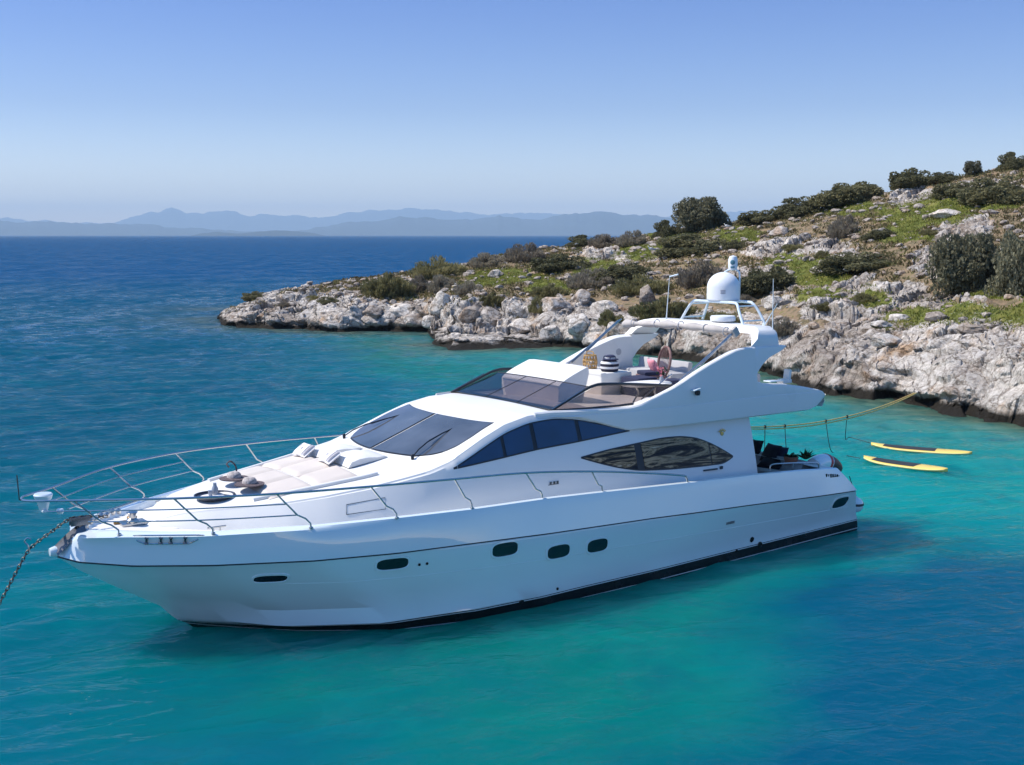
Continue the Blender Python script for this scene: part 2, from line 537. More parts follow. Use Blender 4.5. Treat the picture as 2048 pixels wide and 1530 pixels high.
def build_island():
    cs = np.concatenate([np.arange(380, 2140, 2.6), np.arange(2140, 2620, 9.0)])
    ts = np.concatenate([np.linspace(-0.22, 0, 26, endpoint=False), np.linspace(0, 0.35, 250, endpoint=False),
                         np.linspace(0.35, 1.05, 300, endpoint=False), np.linspace(1.05, 2.0, 40)])
    ys = np.interp(cs, SH_C, SH_Y)
    yr = np.maximum(np.interp(cs, RG_C, RG_D), ys + 3.0)
    Y = ys[:, None] + (yr - ys + 6)[:, None] * ts[None, :]
    X = Y * ((cs - 1024) / FOC)[:, None]
    z, s, c = relief(X, Y)
    grass, rock = zones(X, Y, z, s)
    land = np.clip((Y - (ys[:, None] - 2.0)) / 3.0, 0, 1)
    # limestone: blocks on three scales, each block raised and tilted on its own
    qx = X + (fbm(X * 0.5, Y * 0.5, 61, 3) - 0.5) * 2.4
    qy = Y * 0.75 + (fbm(X * 0.5, Y * 0.5, 67, 3) - 0.5) * 2.4
    a1, a2, ac, at = worley(qx / 3.1, qy / 3.1, 11)
    b1, b2, bc, bt = worley(qx / 1.15 + 7, qy / 1.15, 23)
    d1, d2, dc, dt = worley(qx / 0.42 + 3, qy / 0.42, 37)
    e1, e2, ec, et = worley(qx / 0.17 + 3, qy / 0.17, 53)
    blk = (ac - 0.35) * 1.25 + at * 0.95 + (bc - 0.4) * 0.62 + bt * 0.60 + (dc - 0.5) * 0.30 + dt * 0.34 + (ec - 0.5) * 0.10 + et * 0.10
    crack = -0.40 * np.exp(-((b2 - b1) / 0.10) ** 2) - 0.18 * np.exp(-((d2 - d1) / 0.12) ** 2) - 0.45 * np.exp(-((a2 - a1) / 0.07) ** 2)
    soft = (fbm(X * 0.8, Y * 0.8, 71, 4) - 0.5) * 0.5
    hgt = rock * (blk * np.where(s > 0.3, 0.42, 0.56) + crack * 0.62) + (1 - rock) * soft * 0.8
    on_shelf = (Y - np.interp(c, SH_C, SH_Y) < np.interp(c, [858, 870, 1040, 1130], [0, 7.5, 5.0, 0])) & (c > 858) & (c < 1130)
    hgt = np.where(on_shelf, hgt * 0.45 - 0.05, hgt)
    z = z + hgt * land * np.clip(0.35 + s * 2.5, 0.35, 1) * np.where(c < 520, np.clip((c - 400) / 120, 0.2, 1), 1)
    # erosion pushes the low faces of the ledge in and out
    off = (fbm(X * 0.9 + z * 0.7, Y * 0.4 + z * 1.1, 83, 4) - 0.5) * 1.1 * rock
    under = -0.55 * np.exp(-((z - 0.15) / 0.35) ** 2) * np.clip(1 - np.abs(s) * 6, 0, 1)
    X2, Y2 = X + off * 0.8, Y + off - under
    # wells of red soil between blocks, weathering tone per block
    n0, n1 = X.shape
    V = np.stack([X2, Y2, z], -1).reshape(-1, 3)
    idx = np.arange(n0 * n1).reshape(n0, n1)
    F = np.stack([idx[:-1, :-1], idx[1:, :-1], idx[1:, 1:], idx[:-1, 1:]], -1).reshape(-1, 4)
    me = bpy.data.meshes.new('island')
    me.vertices.add(len(V))
    me.vertices.foreach_set('co', V.astype(np.float32).ravel())
    me.loops.add(len(F) * 4)
    me.loops.foreach_set('vertex_index', F.astype(np.int32).ravel())
    me.polygons.add(len(F))
    me.polygons.foreach_set('loop_start', np.arange(0, len(F) * 4, 4, dtype=np.int32))
    me.polygons.foreach_set('loop_total', np.full(len(F), 4, dtype=np.int32))
    me.update()
    me.validate()
    tone = np.clip(0.5 + (bc - 0.5) * 0.5 + (ac - 0.5) * 0.4 + (dc - 0.5) * 0.3, 0, 1)
    col = np.stack([grass, rock, tone, np.ones_like(tone)], -1).reshape(-1, 4).astype(np.float32)
    at_ = me.color_attributes.new('cover', 'FLOAT_COLOR', 'POINT')
    at_.data.foreach_set('color', col.ravel())
    me.polygons.foreach_set('use_smooth', [True] * len(me.polygons))
    me.set_sharp_from_angle(angle=math.radians(38))
    me.materials.append(ground_material())
    o = bpy.data.objects.new('island', me)
    COL.objects.link(o)
    tag(o, 'low rocky island with pale limestone ledges, red soil and green meadow behind the yacht', None, None, 'structure')
    return o

def rock_colour(nt, tone):
    n1 = noise(nt, 0.55, 6, 0.65, 'World')
    n2 = noise(nt, 3.2, 6, 0.7, 'World')
    base = ramp(nt, n2.outputs['Fac'], [(0.30, (0.25, 0.215, 0.19)), (0.44, (0.50, 0.455, 0.41)), (0.60, (0.67, 0.62, 0.57))])
    warm = ramp(nt, n1.outputs['Fac'], [(0.54, (1, 1, 1)), (0.70, (0.84, 0.64, 0.47))])
    c = mixc(nt, 1.0, base.outputs[0], warm.outputs[0], 'MULTIPLY')
    # joints and solution cracks of the limestone
    g = N(nt, 'ShaderNodeNewGeometry')
    wv = N(nt, 'ShaderNodeVectorMath', operation='ADD')
    sc = N(nt, 'ShaderNodeVectorMath', operation='SCALE')
    sc.inputs['Scale'].default_value = 0.9
    nt.links.new(noise(nt, 1.4, 4, 0.6, 'World').outputs['Color'], sc.inputs[0])
    nt.links.new(g.outputs['Position'], wv.inputs[0])
    nt.links.new(sc.outputs[0], wv.inputs[1])
    for vs, wd, lo in ((1.1, 0.055, 0.42), (3.4, 0.07, 0.62)):
        vo = N(nt, 'ShaderNodeTexVoronoi', feature='DISTANCE_TO_EDGE')
        vo.inputs['Scale'].default_value = vs
        nt.links.new(wv.outputs[0], vo.inputs['Vector'])
        k = ramp(nt, vo.outputs['Distance'], [(0.0, (lo, lo * 0.93, lo * 0.87)), (wd, (1, 1, 1))])
        c = mixc(nt, 1.0, c, k.outputs[0], 'MULTIPLY')
    if tone is not None:
        t = ramp(nt, tone, [(0.15, (0.62, 0.57, 0.53)), (0.6, (1.0, 1.0, 1.0)), (0.95, (1.15, 1.13, 1.1))])
        c = mixc(nt, 1.0, c, t.outputs[0], 'MULTIPLY')
    return c, n2

def tide_shade(nt, c):
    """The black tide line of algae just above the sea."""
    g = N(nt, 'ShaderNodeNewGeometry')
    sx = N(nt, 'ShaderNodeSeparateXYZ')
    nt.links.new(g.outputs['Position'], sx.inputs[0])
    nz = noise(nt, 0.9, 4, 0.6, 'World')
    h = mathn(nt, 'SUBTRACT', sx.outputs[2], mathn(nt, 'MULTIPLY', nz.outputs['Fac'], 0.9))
    wet_shade = ramp(nt, mathn(nt, 'ADD', h, 0.5), [(0.36, 1.0), (0.62, 0.0)])
    return mixc(nt, wet_shade.outputs[0], c, (0.022, 0.018, 0.013))

def ground_material():
    m, nt, p = nodes_of('limestone_soil_and_meadow')
    va = N(nt, 'ShaderNodeVertexColor', layer_name='cover')
    sx = N(nt, 'ShaderNodeSeparateColor')
    nt.links.new(va.outputs[0], sx.inputs[0])
    rock, n2 = rock_colour(nt, sx.outputs[2])
    ns = noise(nt, 1.7, 5, 0.65, 'World')
    soil = ramp(nt, ns.outputs['Fac'], [(0.32, (0.10, 0.085, 0.045)), (0.45, (0.22, 0.175, 0.10)), (0.56, (0.33, 0.225, 0.145)), (0.66, (0.22, 0.20, 0.075)), (0.8, (0.17, 0.17, 0.06))])
    ng = noise(nt, 1.1, 5, 0.7, 'World')
    gr = ramp(nt, ng.outputs['Fac'], [(0.30, (0.065, 0.090, 0.018)), (0.50, (0.155, 0.175, 0.034)), (0.68, (0.26, 0.235, 0.065))])
    nf = noise(nt, 4.5, 5, 0.7, 'World')
    fr = ramp(nt, mathn(nt, 'ADD', sx.outputs[1], mathn(nt, 'MULTIPLY', mathn(nt, 'SUBTRACT', nf.outputs['Fac'], 0.5), 1.3)), [(0.42, 0.0), (0.58, 1.0)])
    fg = ramp(nt, mathn(nt, 'ADD', sx.outputs[0], mathn(nt, 'MULTIPLY', mathn(nt, 'SUBTRACT', nf.outputs['Fac'], 0.5), 0.9)), [(0.35, 0.0), (0.60, 1.0)])
    c = mixc(nt, fg.outputs[0], soil.outputs[0], gr.outputs[0])
    c = mixc(nt, fr.outputs[0], c, rock)
    c = tide_shade(nt, c)
    nt.links.new(c, p.inputs['Base Color'])
    p.inputs['Roughness'].default_value = 0.92
    p.inputs['Specular IOR Level'].default_value = 0.2
    nb = noise(nt, 5.0, 8, 0.75, 'World')
    b = N(nt, 'ShaderNodeBump')
    b.inputs['Distance'].default_value = 0.22
    b.inputs['Strength'].default_value = 0.9
    nt.links.new(nb.outputs['Fac'], b.inputs['Height'])
    nt.links.new(b.outputs[0], p.inputs['Normal'])
    return m

island = build_island()

# ------------------------------------------------------------------ the sea
def build_water():
    az = np.radians(np.concatenate([np.arange(-180, -30, 3.0), np.arange(-30, 30, 0.085), np.arange(30, 180, 3.0)]))
    rr = np.concatenate([[0.5, 4], np.geomspace(9, 15, 90, endpoint=False), np.geomspace(15, 160, 760), np.geomspace(165, 27000, 70)])
    A, R = np.meshgrid(az, rr, indexing='ij')
    X, Y = np.sin(A) * R, np.cos(A) * R
    sx, sy = [], []
    for c in np.linspace(400, 2600, 90):
        y = np.interp(c, SH_C, SH_Y)
        sx.append(y * (c - 1024) / FOC)
        sy.append(y)
    for c in np.linspace(420, 2600, 30):
        y = np.interp(c, RG_C, RG_D) + 14
        sx.append(y * (c - 1024) / FOC)
        sy.append(y)
    d = np.full(X.shape, 1e9)
    for a, b in zip(sx, sy):
        d = np.minimum(d, np.hypot(X - a, Y - b))
    w = fbm(X * 0.07, Y * 0.07, 5, 4) - 0.5
    w2 = fbm(X * 0.3, Y * 0.3, 15, 4) - 0.5
    d2 = d + w * 16 + w2 * 5 + np.clip(6 - X, 0, 60) * 0.78 * np.clip((Y - 24) / 14, 0, 1) + np.clip(-X - 5, 0, 60) * 0.55 + np.clip(Y - 84, 0, 60) * 0.9 - np.clip(26 - Y, 0, 12) * 0.2 * np.clip((X + 9) / 5, 0, 1) + np.clip((Y - 38) / 22, 0, 1) * 14.0
    turq = 1 - np.clip((d2 - 9) / 52, 0, 1)
    turq = turq * turq * (3 - 2 * turq)
    shoal = np.exp(-np.maximum(d + w * 3 + w2 * 3, 0) / 3.8)
    # meadow of sea grass to the right, seen as dark blue
    line = X - (0.5 + (Y - 15.5) * 0.56)
    grass = np.clip((line + w * 9 + w2 * 4.5) / 3.0, 0, 1) * np.clip((32 - Y + w * 10) / 7, 0, 1)
    far = np.clip((np.hypot(X, Y) - 60) / 170, 0, 1)
    n0, n1 = X.shape
    # wind waves, crests across the view; fading to flat water with distance (ripples there are in the bump)
    U, W = X * 0.97 + Y * 0.24, Y * 0.97 - X * 0.24
    W = W + (fbm(U * 0.12, W * 0.12, 91, 2) - 0.5) * 3.0
    Z = np.zeros_like(X)
    for lam, asp, amp, sd_ in ((3.4, 2.6, 0.11, 101), (1.9, 2.2, 0.12, 111), (1.05, 2.0, 0.125, 121), (0.55, 1.8, 0.068, 131)):
        q = vnoise(U / (lam * asp) + sd_, W / lam * 1.6, sd_)
        q2 = vnoise((U * 0.93 + W * 0.36) / (lam * asp * 0.9) + 7, (W * 0.93 - U * 0.36) / lam * 1.6, sd_ + 3)
        v = (q + q2) * 0.5
        Z += amp * ((1 - np.abs(2 * v - 1)) ** 1.4 - 0.6)
    RR = np.hypot(X, Y)
    calm = 0.55 + 0.75 * fbm(X * 0.06, Y * 0.035, 77, 3)
    bx, by = 7.04 - 0.814 * 8, 31.1 - 0.581 * 8
    near = (X - bx) * 0.581 - (Y - by) * 0.814            # metres out from the keel on the port side
    lee = np.clip((near + 1.0) / 4.0, 0, 1) * np.clip((X + 9.5 + w * 8) / 6.0, 0, 1)
    calm = calm * (1 - 0.45 * lee)
    Z *= calm * np.clip((190 - RR) / 110, 0, 1) * np.clip((RR - 7) / 4, 0, 1) * np.where(np.abs(np.degrees(A)) > 29.9, 0, 1) * np.clip(d / 3.0, 0.35, 1)
    V = np.stack([X, Y, Z], -1).reshape(-1, 3)
    idx = np.arange(n0 * n1).reshape(n0, n1)
    nx = np.roll(idx, -1, axis=0)
    F = np.stack([idx[:, :-1], idx[:, 1:], nx[:, 1:], nx[:, :-1]], -1).reshape(-1, 4)
    me = bpy.data.meshes.new('sea_water')
    me.from_pydata([], [], [])
    me.vertices.add(len(V))
    me.vertices.foreach_set('co', V.astype(np.float32).ravel())
    me.loops.add(len(F) * 4)
    me.loops.foreach_set('vertex_index', F.astype(np.int32).ravel())
    me.polygons.add(len(F))
    me.polygons.foreach_set('loop_start', np.arange(0, len(F) * 4, 4, dtype=np.int32))
    me.polygons.foreach_set('loop_total', np.full(len(F), 4, dtype=np.int32))
    me.update()
    me.validate()
    bm = bmesh.new()
    bm.from_mesh(me)
    bmesh.ops.contextual_create(bm, geom=[v for v in bm.verts if v.co.length < 0.7])
    bmesh.ops.recalc_face_normals(bm, faces=bm.faces[:])
    if sum(f.normal.z for f in bm.faces) < 0:
        bmesh.ops.reverse_faces(bm, faces=bm.faces[:])
    bm.to_mesh(me)
    bm.free()
    col = np.stack([shoal, turq, grass, far], -1).reshape(-1, 4).astype(np.float32)
    a_ = me.color_attributes.new('bed', 'FLOAT_COLOR', 'POINT')
    a_.data.foreach_set('color', col.ravel())
    me.polygons.foreach_set('use_smooth', [True] * len(me.polygons))
    me.materials.append(water_material())
    o = bpy.data.objects.new('water', me)
    COL.objects.link(o)
    tag(o, 'clear turquoise sea with small wavelets, deep blue far out', None, None, 'structure')
    return o

def water_material():
    m, nt, p = nodes_of('sea_over_sand_and_sea_grass')
    va = N(nt, 'ShaderNodeVertexColor', layer_name='bed')
    sx = N(nt, 'ShaderNodeSeparateColor')
    nt.links.new(va.outputs[0], sx.inputs[0])
    nz = noise(nt, 0.22, 5, 0.6, 'World', (1.0, 1.0, 1.0))
    deep = (0.0, 0.058, 0.096)
    teal = (0.0, 0.125, 0.110)
    turq = (0.0, 0.205, 0.200)
    t = mathn(nt, 'ADD', sx.outputs[1], mathn(nt, 'MULTIPLY', mathn(nt, 'SUBTRACT', nz.outputs['Fac'], 0.5), 0.35))
    c = ramp(nt, t, [(0.02, deep), (0.42, (0.0, 0.095, 0.130)), (0.62, teal), (0.95, turq)]).outputs[0]
    weed = noise(nt, 0.30, 6, 0.68, 'World', None, 1.0)
    wf = ramp(nt, weed.outputs['Fac'], [(0.50, 0.0), (0.66, 0.5)])
    c = mixc(nt, wf.outputs[0], c, (0.0, 0.085, 0.112))
    sand = noise(nt, 0.55, 4, 0.6, 'World', None, 0.8)
    sf = ramp(nt, sand.outputs['Fac'], [(0.54, 0.0), (0.72, 0.25)])
    c = mixc(nt, mathn(nt, 'MULTIPLY', sf.outputs[0], sx.outputs[1]), c, (0.005, 0.25, 0.23))
    c = mixc(nt, mathn(nt, 'MULTIPLY', sx.outputs[2], 0.88), c, (0.0, 0.055, 0.118))
    bt = ramp(nt, noise(nt, 0.9, 4, 0.6, 'World').outputs['Fac'], [(0.35, (0.03, 0.05, 0.035)), (0.65, (0.13, 0.15, 0.09))])
    c = mixc(nt, mathn(nt, 'MULTIPLY', sx.outputs[0], 0.85), c, bt.outputs[0])
    c = mixc(nt, va.outputs['Alpha'], c, (0.001, 0.052, 0.140))
    nt.links.new(c, p.inputs['Base Color'])
    p.inputs['Roughness'].default_value = 0.6
    p.inputs['Specular IOR Level'].default_value = 0.0
    p.subsurface_method = 'BURLEY'                 # light spreads through the clear water, so shade has soft edges
    p.inputs['Subsurface Weight'].default_value = 0.95
    p.inputs['Subsurface Radius'].default_value = (1.0, 1.0, 1.0)
    p.inputs['Subsurface Scale'].default_value = 4.0
    # wind ripples on three scales, as heights in metres
    h = None
    for sc_, st, amp in ((0.50, (0.62, 1.0, 1), 0.36), (1.25, (0.60, 1.0, 1), 0.17), (4.0, (0.60, 1.0, 1), 0.055)):
        q = noise(nt, sc_, 2.5, 0.5, 'World', st, 0.6)
        v = mathn(nt, 'MULTIPLY', q.outputs['Fac'], amp)
        if sc_ < 2:
            v = mathn(nt, 'MULTIPLY', v, va.outputs['Alpha'])
        h = v if h is None else mathn(nt, 'ADD', h, v)
    gust = noise(nt, 0.045, 3, 0.5, 'World', (0.6, 1.6, 1))
    gr = ramp(nt, gust.outputs['Fac'], [(0.3, 0.55), (0.7, 1.0)])
    b = N(nt, 'ShaderNodeBump')
    b.inputs['Distance'].default_value = 1.0
    nt.links.new(gr.outputs[0], b.inputs['Strength'])
    nt.links.new(h, b.inputs['Height'])
    # mirror of the sky: Fresnel, held back by the hidden backs of the waves, the more so far out
    gl = N(nt, 'ShaderNodeBsdfGlossy')
    gl.inputs['Roughness'].default_value = 0.03
    nt.links.new(b.outputs[0], gl.inputs['Normal'])
    lw = N(nt, 'ShaderNodeLayerWeight')
    lw.inputs['Blend'].default_value = 0.5
    nt.links.new(b.outputs[0], lw.inputs['Normal'])
    F = mathn(nt, 'ADD', mathn(nt, 'MULTIPLY', mathn(nt, 'POWER', lw.outputs['Facing'], 5.0), 0.95), 0.02)
    k = mathn(nt, 'ADD', mathn(nt, 'MULTIPLY', va.outputs['Alpha'], 3.6), 2.9)
    F = mathn(nt, 'DIVIDE', F, mathn(nt, 'ADD', mathn(nt, 'MULTIPLY', F, k), 1.0))
    # groups of waves that lean to or away from the sky
    chop = noise(nt, 0.17, 6, 0.72, 'World', (1.0, 0.42, 1), 0.4)
    chop2 = noise(nt, 1.25, 3, 0.6, 'World', (0.6, 1.0, 1), 0.5)
    cr = ramp(nt, mathn(nt, 'ADD', mathn(nt, 'MULTIPLY', chop.outputs['Fac'], 0.48), mathn(nt, 'MULTIPLY', chop2.outputs['Fac'], 0.52)), [(0.40, 0.15), (0.50, 0.75), (0.61, 2.9)])
    amt = N(nt, 'ShaderNodeClamp')
    nt.links.new(mathn(nt, 'ADD', mathn(nt, 'MULTIPLY', va.outputs['Alpha'], 3.0), 0.35), amt.inputs[0])
    F = mathn(nt, 'MULTIPLY', F, mathn(nt, 'ADD', mathn(nt, 'MULTIPLY', mathn(nt, 'SUBTRACT', cr.outputs[0], 1.0), amt.outputs[0]), 1.0))
    mx = N(nt, 'ShaderNodeMixShader')
    nt.links.new(F, mx.inputs[0])
    nt.links.new(p.outputs[0], mx.inputs[1])
    nt.links.new(gl.outputs[0], mx.inputs[2])
    nt.links.new(mx.outputs[0], nt.nodes['Material Output'].inputs['Surface'])
    return m

water = build_water()

# ------------------------------------------------------------------ hills across the gulf and the air between
def build_hills(name, dist, prof, seed, col, label):
    """A mountain chain with spurs and gullies: crest heights given in picture rows above the sea line."""
    cols = np.arange(prof[0][0], prof[-1][0] + 1, 5.0)
    hh = np.interp(cols, [q[0] for q in prof], [q[1] for q in prof]) / FOC * dist
    hh = hh * (1 + (fbm(cols * 0.02, cols * 0, seed, 5) - 0.5) * 0.42) + hh.max() * (fbm(cols * 0.09, cols * 0 + 4, seed, 3) - 0.5) * 0.10 * np.clip(hh / hh.max() * 3, 0, 1)
    ts = np.linspace(0, 1, 26)
    rows = []
    for c, h in zip(cols, hh):
        row = []
        for t in ts:
            d = dist * (0.93 + 0.16 * t)
            up = math.sin(math.pi * min(1.0, t / 0.9) ** 0.8 * 0.5) if t < 0.6 else math.sin(math.pi * 0.5 * (0.6 / 0.9) ** 0.8) + (1 - math.sin(math.pi * 0.5 * (0.6 / 0.9) ** 0.8)) * math.sin(math.pi * (t - 0.6) / 0.8)
            x = d * (c - 1024) / FOC
            rough = float(fbm(np.array([x / dist * 22]), np.array([d / dist * 40]), seed + 3, 4)[0]) - 0.5
            row.append((x, d, -2 + (h + 2) * max(0, up) * (1 + rough * 0.5 * (1 - t))))
        rows.append(row)
    mb = MB()
    mb.grid(rows)
    o = mb.build(name, simple(name + '_scrub', col, 0.95, var=0.3, scale=0.01, spec=0.1), None, 60)
    tag(o, label, None, None, 'structure')
    return o

build_hills('far_mountains', 27000, [(-500, 20), (-250, 45), (-60, 47), (0, 40), (60, 31), (230, 24), (280, 39), (342, 53), (420, 46), (500, 48), (620, 38), (720, 48), (850, 52), (960, 48), (1100, 45), (1300, 38), (1500, 50), (1800, 30), (2300, 45), (2700, 20)], 5, (0.06, 0.08, 0.09), 'pale blue mountain chain along the horizon')
build_hills('near_mountains', 15500, [(-500, 12), (-200, 26), (-60, 32), (0, 34), (100, 31), (200, 26), (300, 24), (400, 14), (520, 9), (600, 12), (700, 31), (800, 38), (900, 32), (1000, 38), (1080, 34), (1150, 45), (1210, 49), (1290, 40), (1400, 36), (1700, 20), (2200, 25), (2700, 5)], 9, (0.05, 0.07, 0.08), 'blue mountain ridge in front of the chain')
build_hills('far_islet', 11000, [(385, 0), (405, 5), (440, 9), (480, 5), (520, 9), (570, 11), (620, 8), (655, 0)], 13, (0.03, 0.045, 0.05), 'low dark islet on the horizon')

bpy.context.view_layer.update()
hz = MB()
hz.box((0, 13000, 348), (80000, 33000, 702))
haze = hz.build('haze', bpy.data.materials.new('sea_air'), None, 0)
hm = haze.data.materials[0]
hm.use_nodes = True
hm.node_tree.nodes.clear()
ho = hm.node_tree.nodes.new('ShaderNodeOutputMaterial')
pv = hm.node_tree.nodes.new('ShaderNodeVolumePrincipled')
pv.inputs['Color'].default_value = (0.58, 0.79, 1.0, 1)
pv.inputs['Density'].default_value = 0.000075
pv.inputs['Anisotropy'].default_value = 0.0
hm.node_tree.links.new(pv.outputs[0], ho.inputs['Volume'])
tag(haze, 'thin blue sea haze', None, None, 'stuff')
# ------------------------------------------------------------------ the yacht
TH = math.radians(35.514)
YACHT_O = Vector((7.04, 31.10, 0.0))
YACHT_R = math.pi + TH
def at_yacht(x, y, z):
    """Yacht axes (x to the bow, y to port, z up) to the world."""
    c, s = math.cos(YACHT_R), math.sin(YACHT_R)
    return Vector((YACHT_O.x + x * c - y * s, YACHT_O.y + x * s + y * c, z))

yacht = empty('motor_yacht', YACHT_O, YACHT_R)
tag(yacht, 'large white flybridge motor yacht at anchor in turquoise water, bow to the left', 'yacht')

# long lines of the hull as functions of x : half breadth and height
WLX, WLY = [0, 0.5, 3.25, 7, 10, 11.5, 13.1, 14.5, 15.3, 15.75, 16.0], [2.40, 2.44, 2.66, 2.94, 3.05, 2.97, 2.58, 1.62, 0.81, 0.32, 0.0]
KNX, KNY = [0.5, 2, 6, 10, 11.6, 13.2, 14.66, 16.17, 17.3, 18.0, 18.2, 18.30], [2.72, 2.84, 3.02, 3.10, 3.05, 2.87, 2.50, 1.78, 1.02, 0.36, 0.14, 0.0]
KNZX, KNZ = [0.5, 4.3, 7.3, 11.6, 14.8, 17.3, 18.0, 18.3], [1.08, 1.27, 1.40, 1.53, 1.55, 1.55, 1.58, 1.66]
GNX, GNY = [1.12, 2, 6, 10, 11.6, 13.2, 14.66, 16.17, 17.1, 17.5, 17.78, 17.9], [2.66, 2.76, 2.94, 3.0, 2.97, 2.80, 2.42, 1.68, 0.98, 0.60, 0.26, 0.0]
GNZX, GNZ = [1.12, 1.6, 2.4, 4.0, 8.6, 9.9, 13.2, 14.7, 16.1, 17.4, 17.9], [1.66, 1.71, 1.78, 1.88, 2.07, 2.12, 2.14, 2.11, 2.07, 2.06, 2.03]
def gun_y(x): return ip(x, GNX, GNY)
def gun_z(x): return ip(x, GNZX, GNZ)
def deck_z(x): return gun_z(x) - ip(x, [1, 3.4, 3.6, 8, 12, 16.5, 17.6], [0.55, 0.62, 0.20, 0.20, 0.22, 0.10, 0.05])

BTX = [0, 4.8, 9, 12, 14, 15.2, 16.1]
BTZ = [0.22, 0.23, 0.23, 0.20, 0.14, 0.11, 0.08]
def build_hull():
    us = 1 - np.linspace(1, 0, 90) ** 1.45
    us = np.concatenate([[0, 0.004], us[1:]])
    us = np.unique(us)
    lines = []
    def line(x0, x1, fy, fz, m):
        lines.append((x0, x1, fy, fz, m))
    stem = lambda z: 16.0 + 2.3 * z / 1.66
    wl = lambda x: ip(x, WLX, WLY)
    # keel, chine below water, waterline stripes, topsides, knuckle, flare, gunwale
    line(0.0, 15.2, lambda x: 0.0, lambda x: ip(x, [0, 12, 15.2], [-0.75, -0.85, -0.45]), 1)
    line(0.0, 15.6, lambda x: wl(x) * ip(x, [0, 13, 15.6], [0.96, 0.9, 0.0]), lambda x: -0.35, 1)
    line(0.0, 16.0, wl, lambda x: 0.015, 2)
    line(0.0, 16.03, lambda x: wl(x - 0.03) + 0.004, lambda x: 0.035, 1)
    bz = lambda x: ip(x, BTX, BTZ)
    fl = lambda x: ip(x, [0, 8, 13, 15, 16.3], [0.02, 0.02, 0.03, 0.06, 0.0])
    line(0.03, 16.12, lambda x: wl(min(x - 0.10, 16)) + fl(x) * 0.6, bz, 0)
    line(0.035, 16.15, lambda x: wl(min(x - 0.13, 16)) + fl(x) * 0.7, lambda x: bz(x) + 0.018, 1)
    line(0.04, 16.18, lambda x: wl(min(x - 0.16, 16)) + fl(x) * 0.8, lambda x: bz(x) + 0.034, 0)
    line(0.06, 16.30, lambda x: wl(min(x - 0.28, 16)) + fl(x), lambda x: max(bz(x) + 0.055, ip(x, [14, 16.3], [0.14, 0.22])), 0)
    def mid(f, x1, k):
        def fy(x):
            kx = 18.3 - (x1 - x) * ip(x1, [16.3, 18.3], [0.95, 1.0])
            a = wl(min(16.0, x - (x1 - 16.0) * ip(x, [10, x1], [0, 1])))
            b = ip(x + (18.3 - x1) * ip(x, [10, x1], [0, 1]), KNX, KNY)
            return a + (b - a) * k
        return fy
    for f in (0.22, 0.42, 0.62, 0.82, 0.94):
        x1 = stem(1.66 * f)
        line(0.06 + 0.44 * f, x1, mid(f, x1, f ** 1.25), (lambda f: lambda x: ip(x, BTX, BTZ) + 0.05 + (ip(x, KNZX, KNZ) - ip(x, BTX, BTZ) - 0.05) * f)(f), 0)
    kn = lambda x: ip(x, KNX, KNY)
    kz = lambda x: ip(x, KNZX, KNZ)
    line(0.5, 18.28, lambda x: max(0, kn(x) - 0.012) if x < 18.2 else kn(x) * 0.9, lambda x: kz(x) - 0.035, 3)
    line(0.5, 18.30, lambda x: max(0, kn(x) - 0.030) if x < 18.2 else kn(x) * 0.8, lambda x: kz(x) - 0.012, 3)
    line(0.5, 18.33, lambda x: kn(x) + 0.028 * min(1, (18.33 - x) * 4), lambda x: kz(x), 0)
    for f, bul in ((0.2, 0.32), (0.45, 0.62), (0.7, 0.84), (0.88, 0.96)):
        def fy(x, f=f, bul=bul):
            gx = x - (18.33 - 17.9) * f * ip(x, [14, 18], [0, 1])
            k, g = kn(x), gun_y(gx)
            bow = ip(x, [11, 16], [0, 1])
            hg = f * (1 - bow) + (f ** 2.0) * bow
            return max(0.0, k + 0.028 + (g - k - 0.028) * hg) * (1 if x < 17.9 else max(0, (18.33 - 0.43 * f - x) / (0.43 - 0.43 * f + 0.001)) ** 0.5)
        def fz(x, f=f, bul=bul):
            bow = ip(x, [11, 16], [0, 1])
            q = f * (1 - bow) + bul * bow
            return kz(x) + (gun_z(x) - kz(x)) * q
        line(0.5 + 0.62 * f, 18.33 - 0.43 * f, fy, fz, 0)
    line(1.12, 17.9, lambda x: gun_y(x) - 0.004, gun_z, 0)
    line(1.14, 17.82, lambda x: max(0, gun_y(x + 0.05) - 0.05), lambda x: gun_z(x) + 0.018, 0)
    line(1.16, 17.72, lambda x: max(0, gun_y(x + 0.1) - 0.12), lambda x: gun_z(x) + 0.006, 0)
    line(1.20, 17.66, lambda x: max(0, gun_y(x + 0.14) - 0.16), lambda x: deck_z(x) - 0.03, 0)
    mb = MB()
    rows = []
    for x0, x1, fy, fz, m in lines:
        rows.append([(x0 + (x1 - x0) * u, (fy(x0 + (x1 - x0) * u) if u < 1 else 0.0), fz(x0 + (x1 - x0) * u)) for u in us])
    for sgn in (1, -1):
        for i in range(len(rows) - 1):
            mb.mat(lines[i][4])
            mb.grid([[(x, y * sgn, z) for x, y, z in rows[i]], [(x, y * sgn, z) for x, y, z in rows[i + 1]]])
    # transom
    mb.mat(0)
    st = [r[0] for r in rows[:-3]]
    mb.grid([[(x, y, z) for x, y, z in st], [(x, 0.0, z) for x, y, z in st], [(x, -y, z) for x, y, z in st]])
    return mb.build('hull', [M['gelcoat'], M['antifoul'], M['stripe'], M['rubber']], yacht, 32)

hull = build_hull()
HULL_BVH = BVHTree.FromPolygons([v.co.copy() for v in hull.data.vertices], [tuple(p.vertices) for p in hull.data.polygons])

def on_hull(x, z, sgn=1):
    h, n, _, _ = HULL_BVH.ray_cast(Vector((x, 6 * sgn, z)), Vector((0, -sgn, 0)))
    if n.y * sgn < 0:
        n = -n
    return h, n

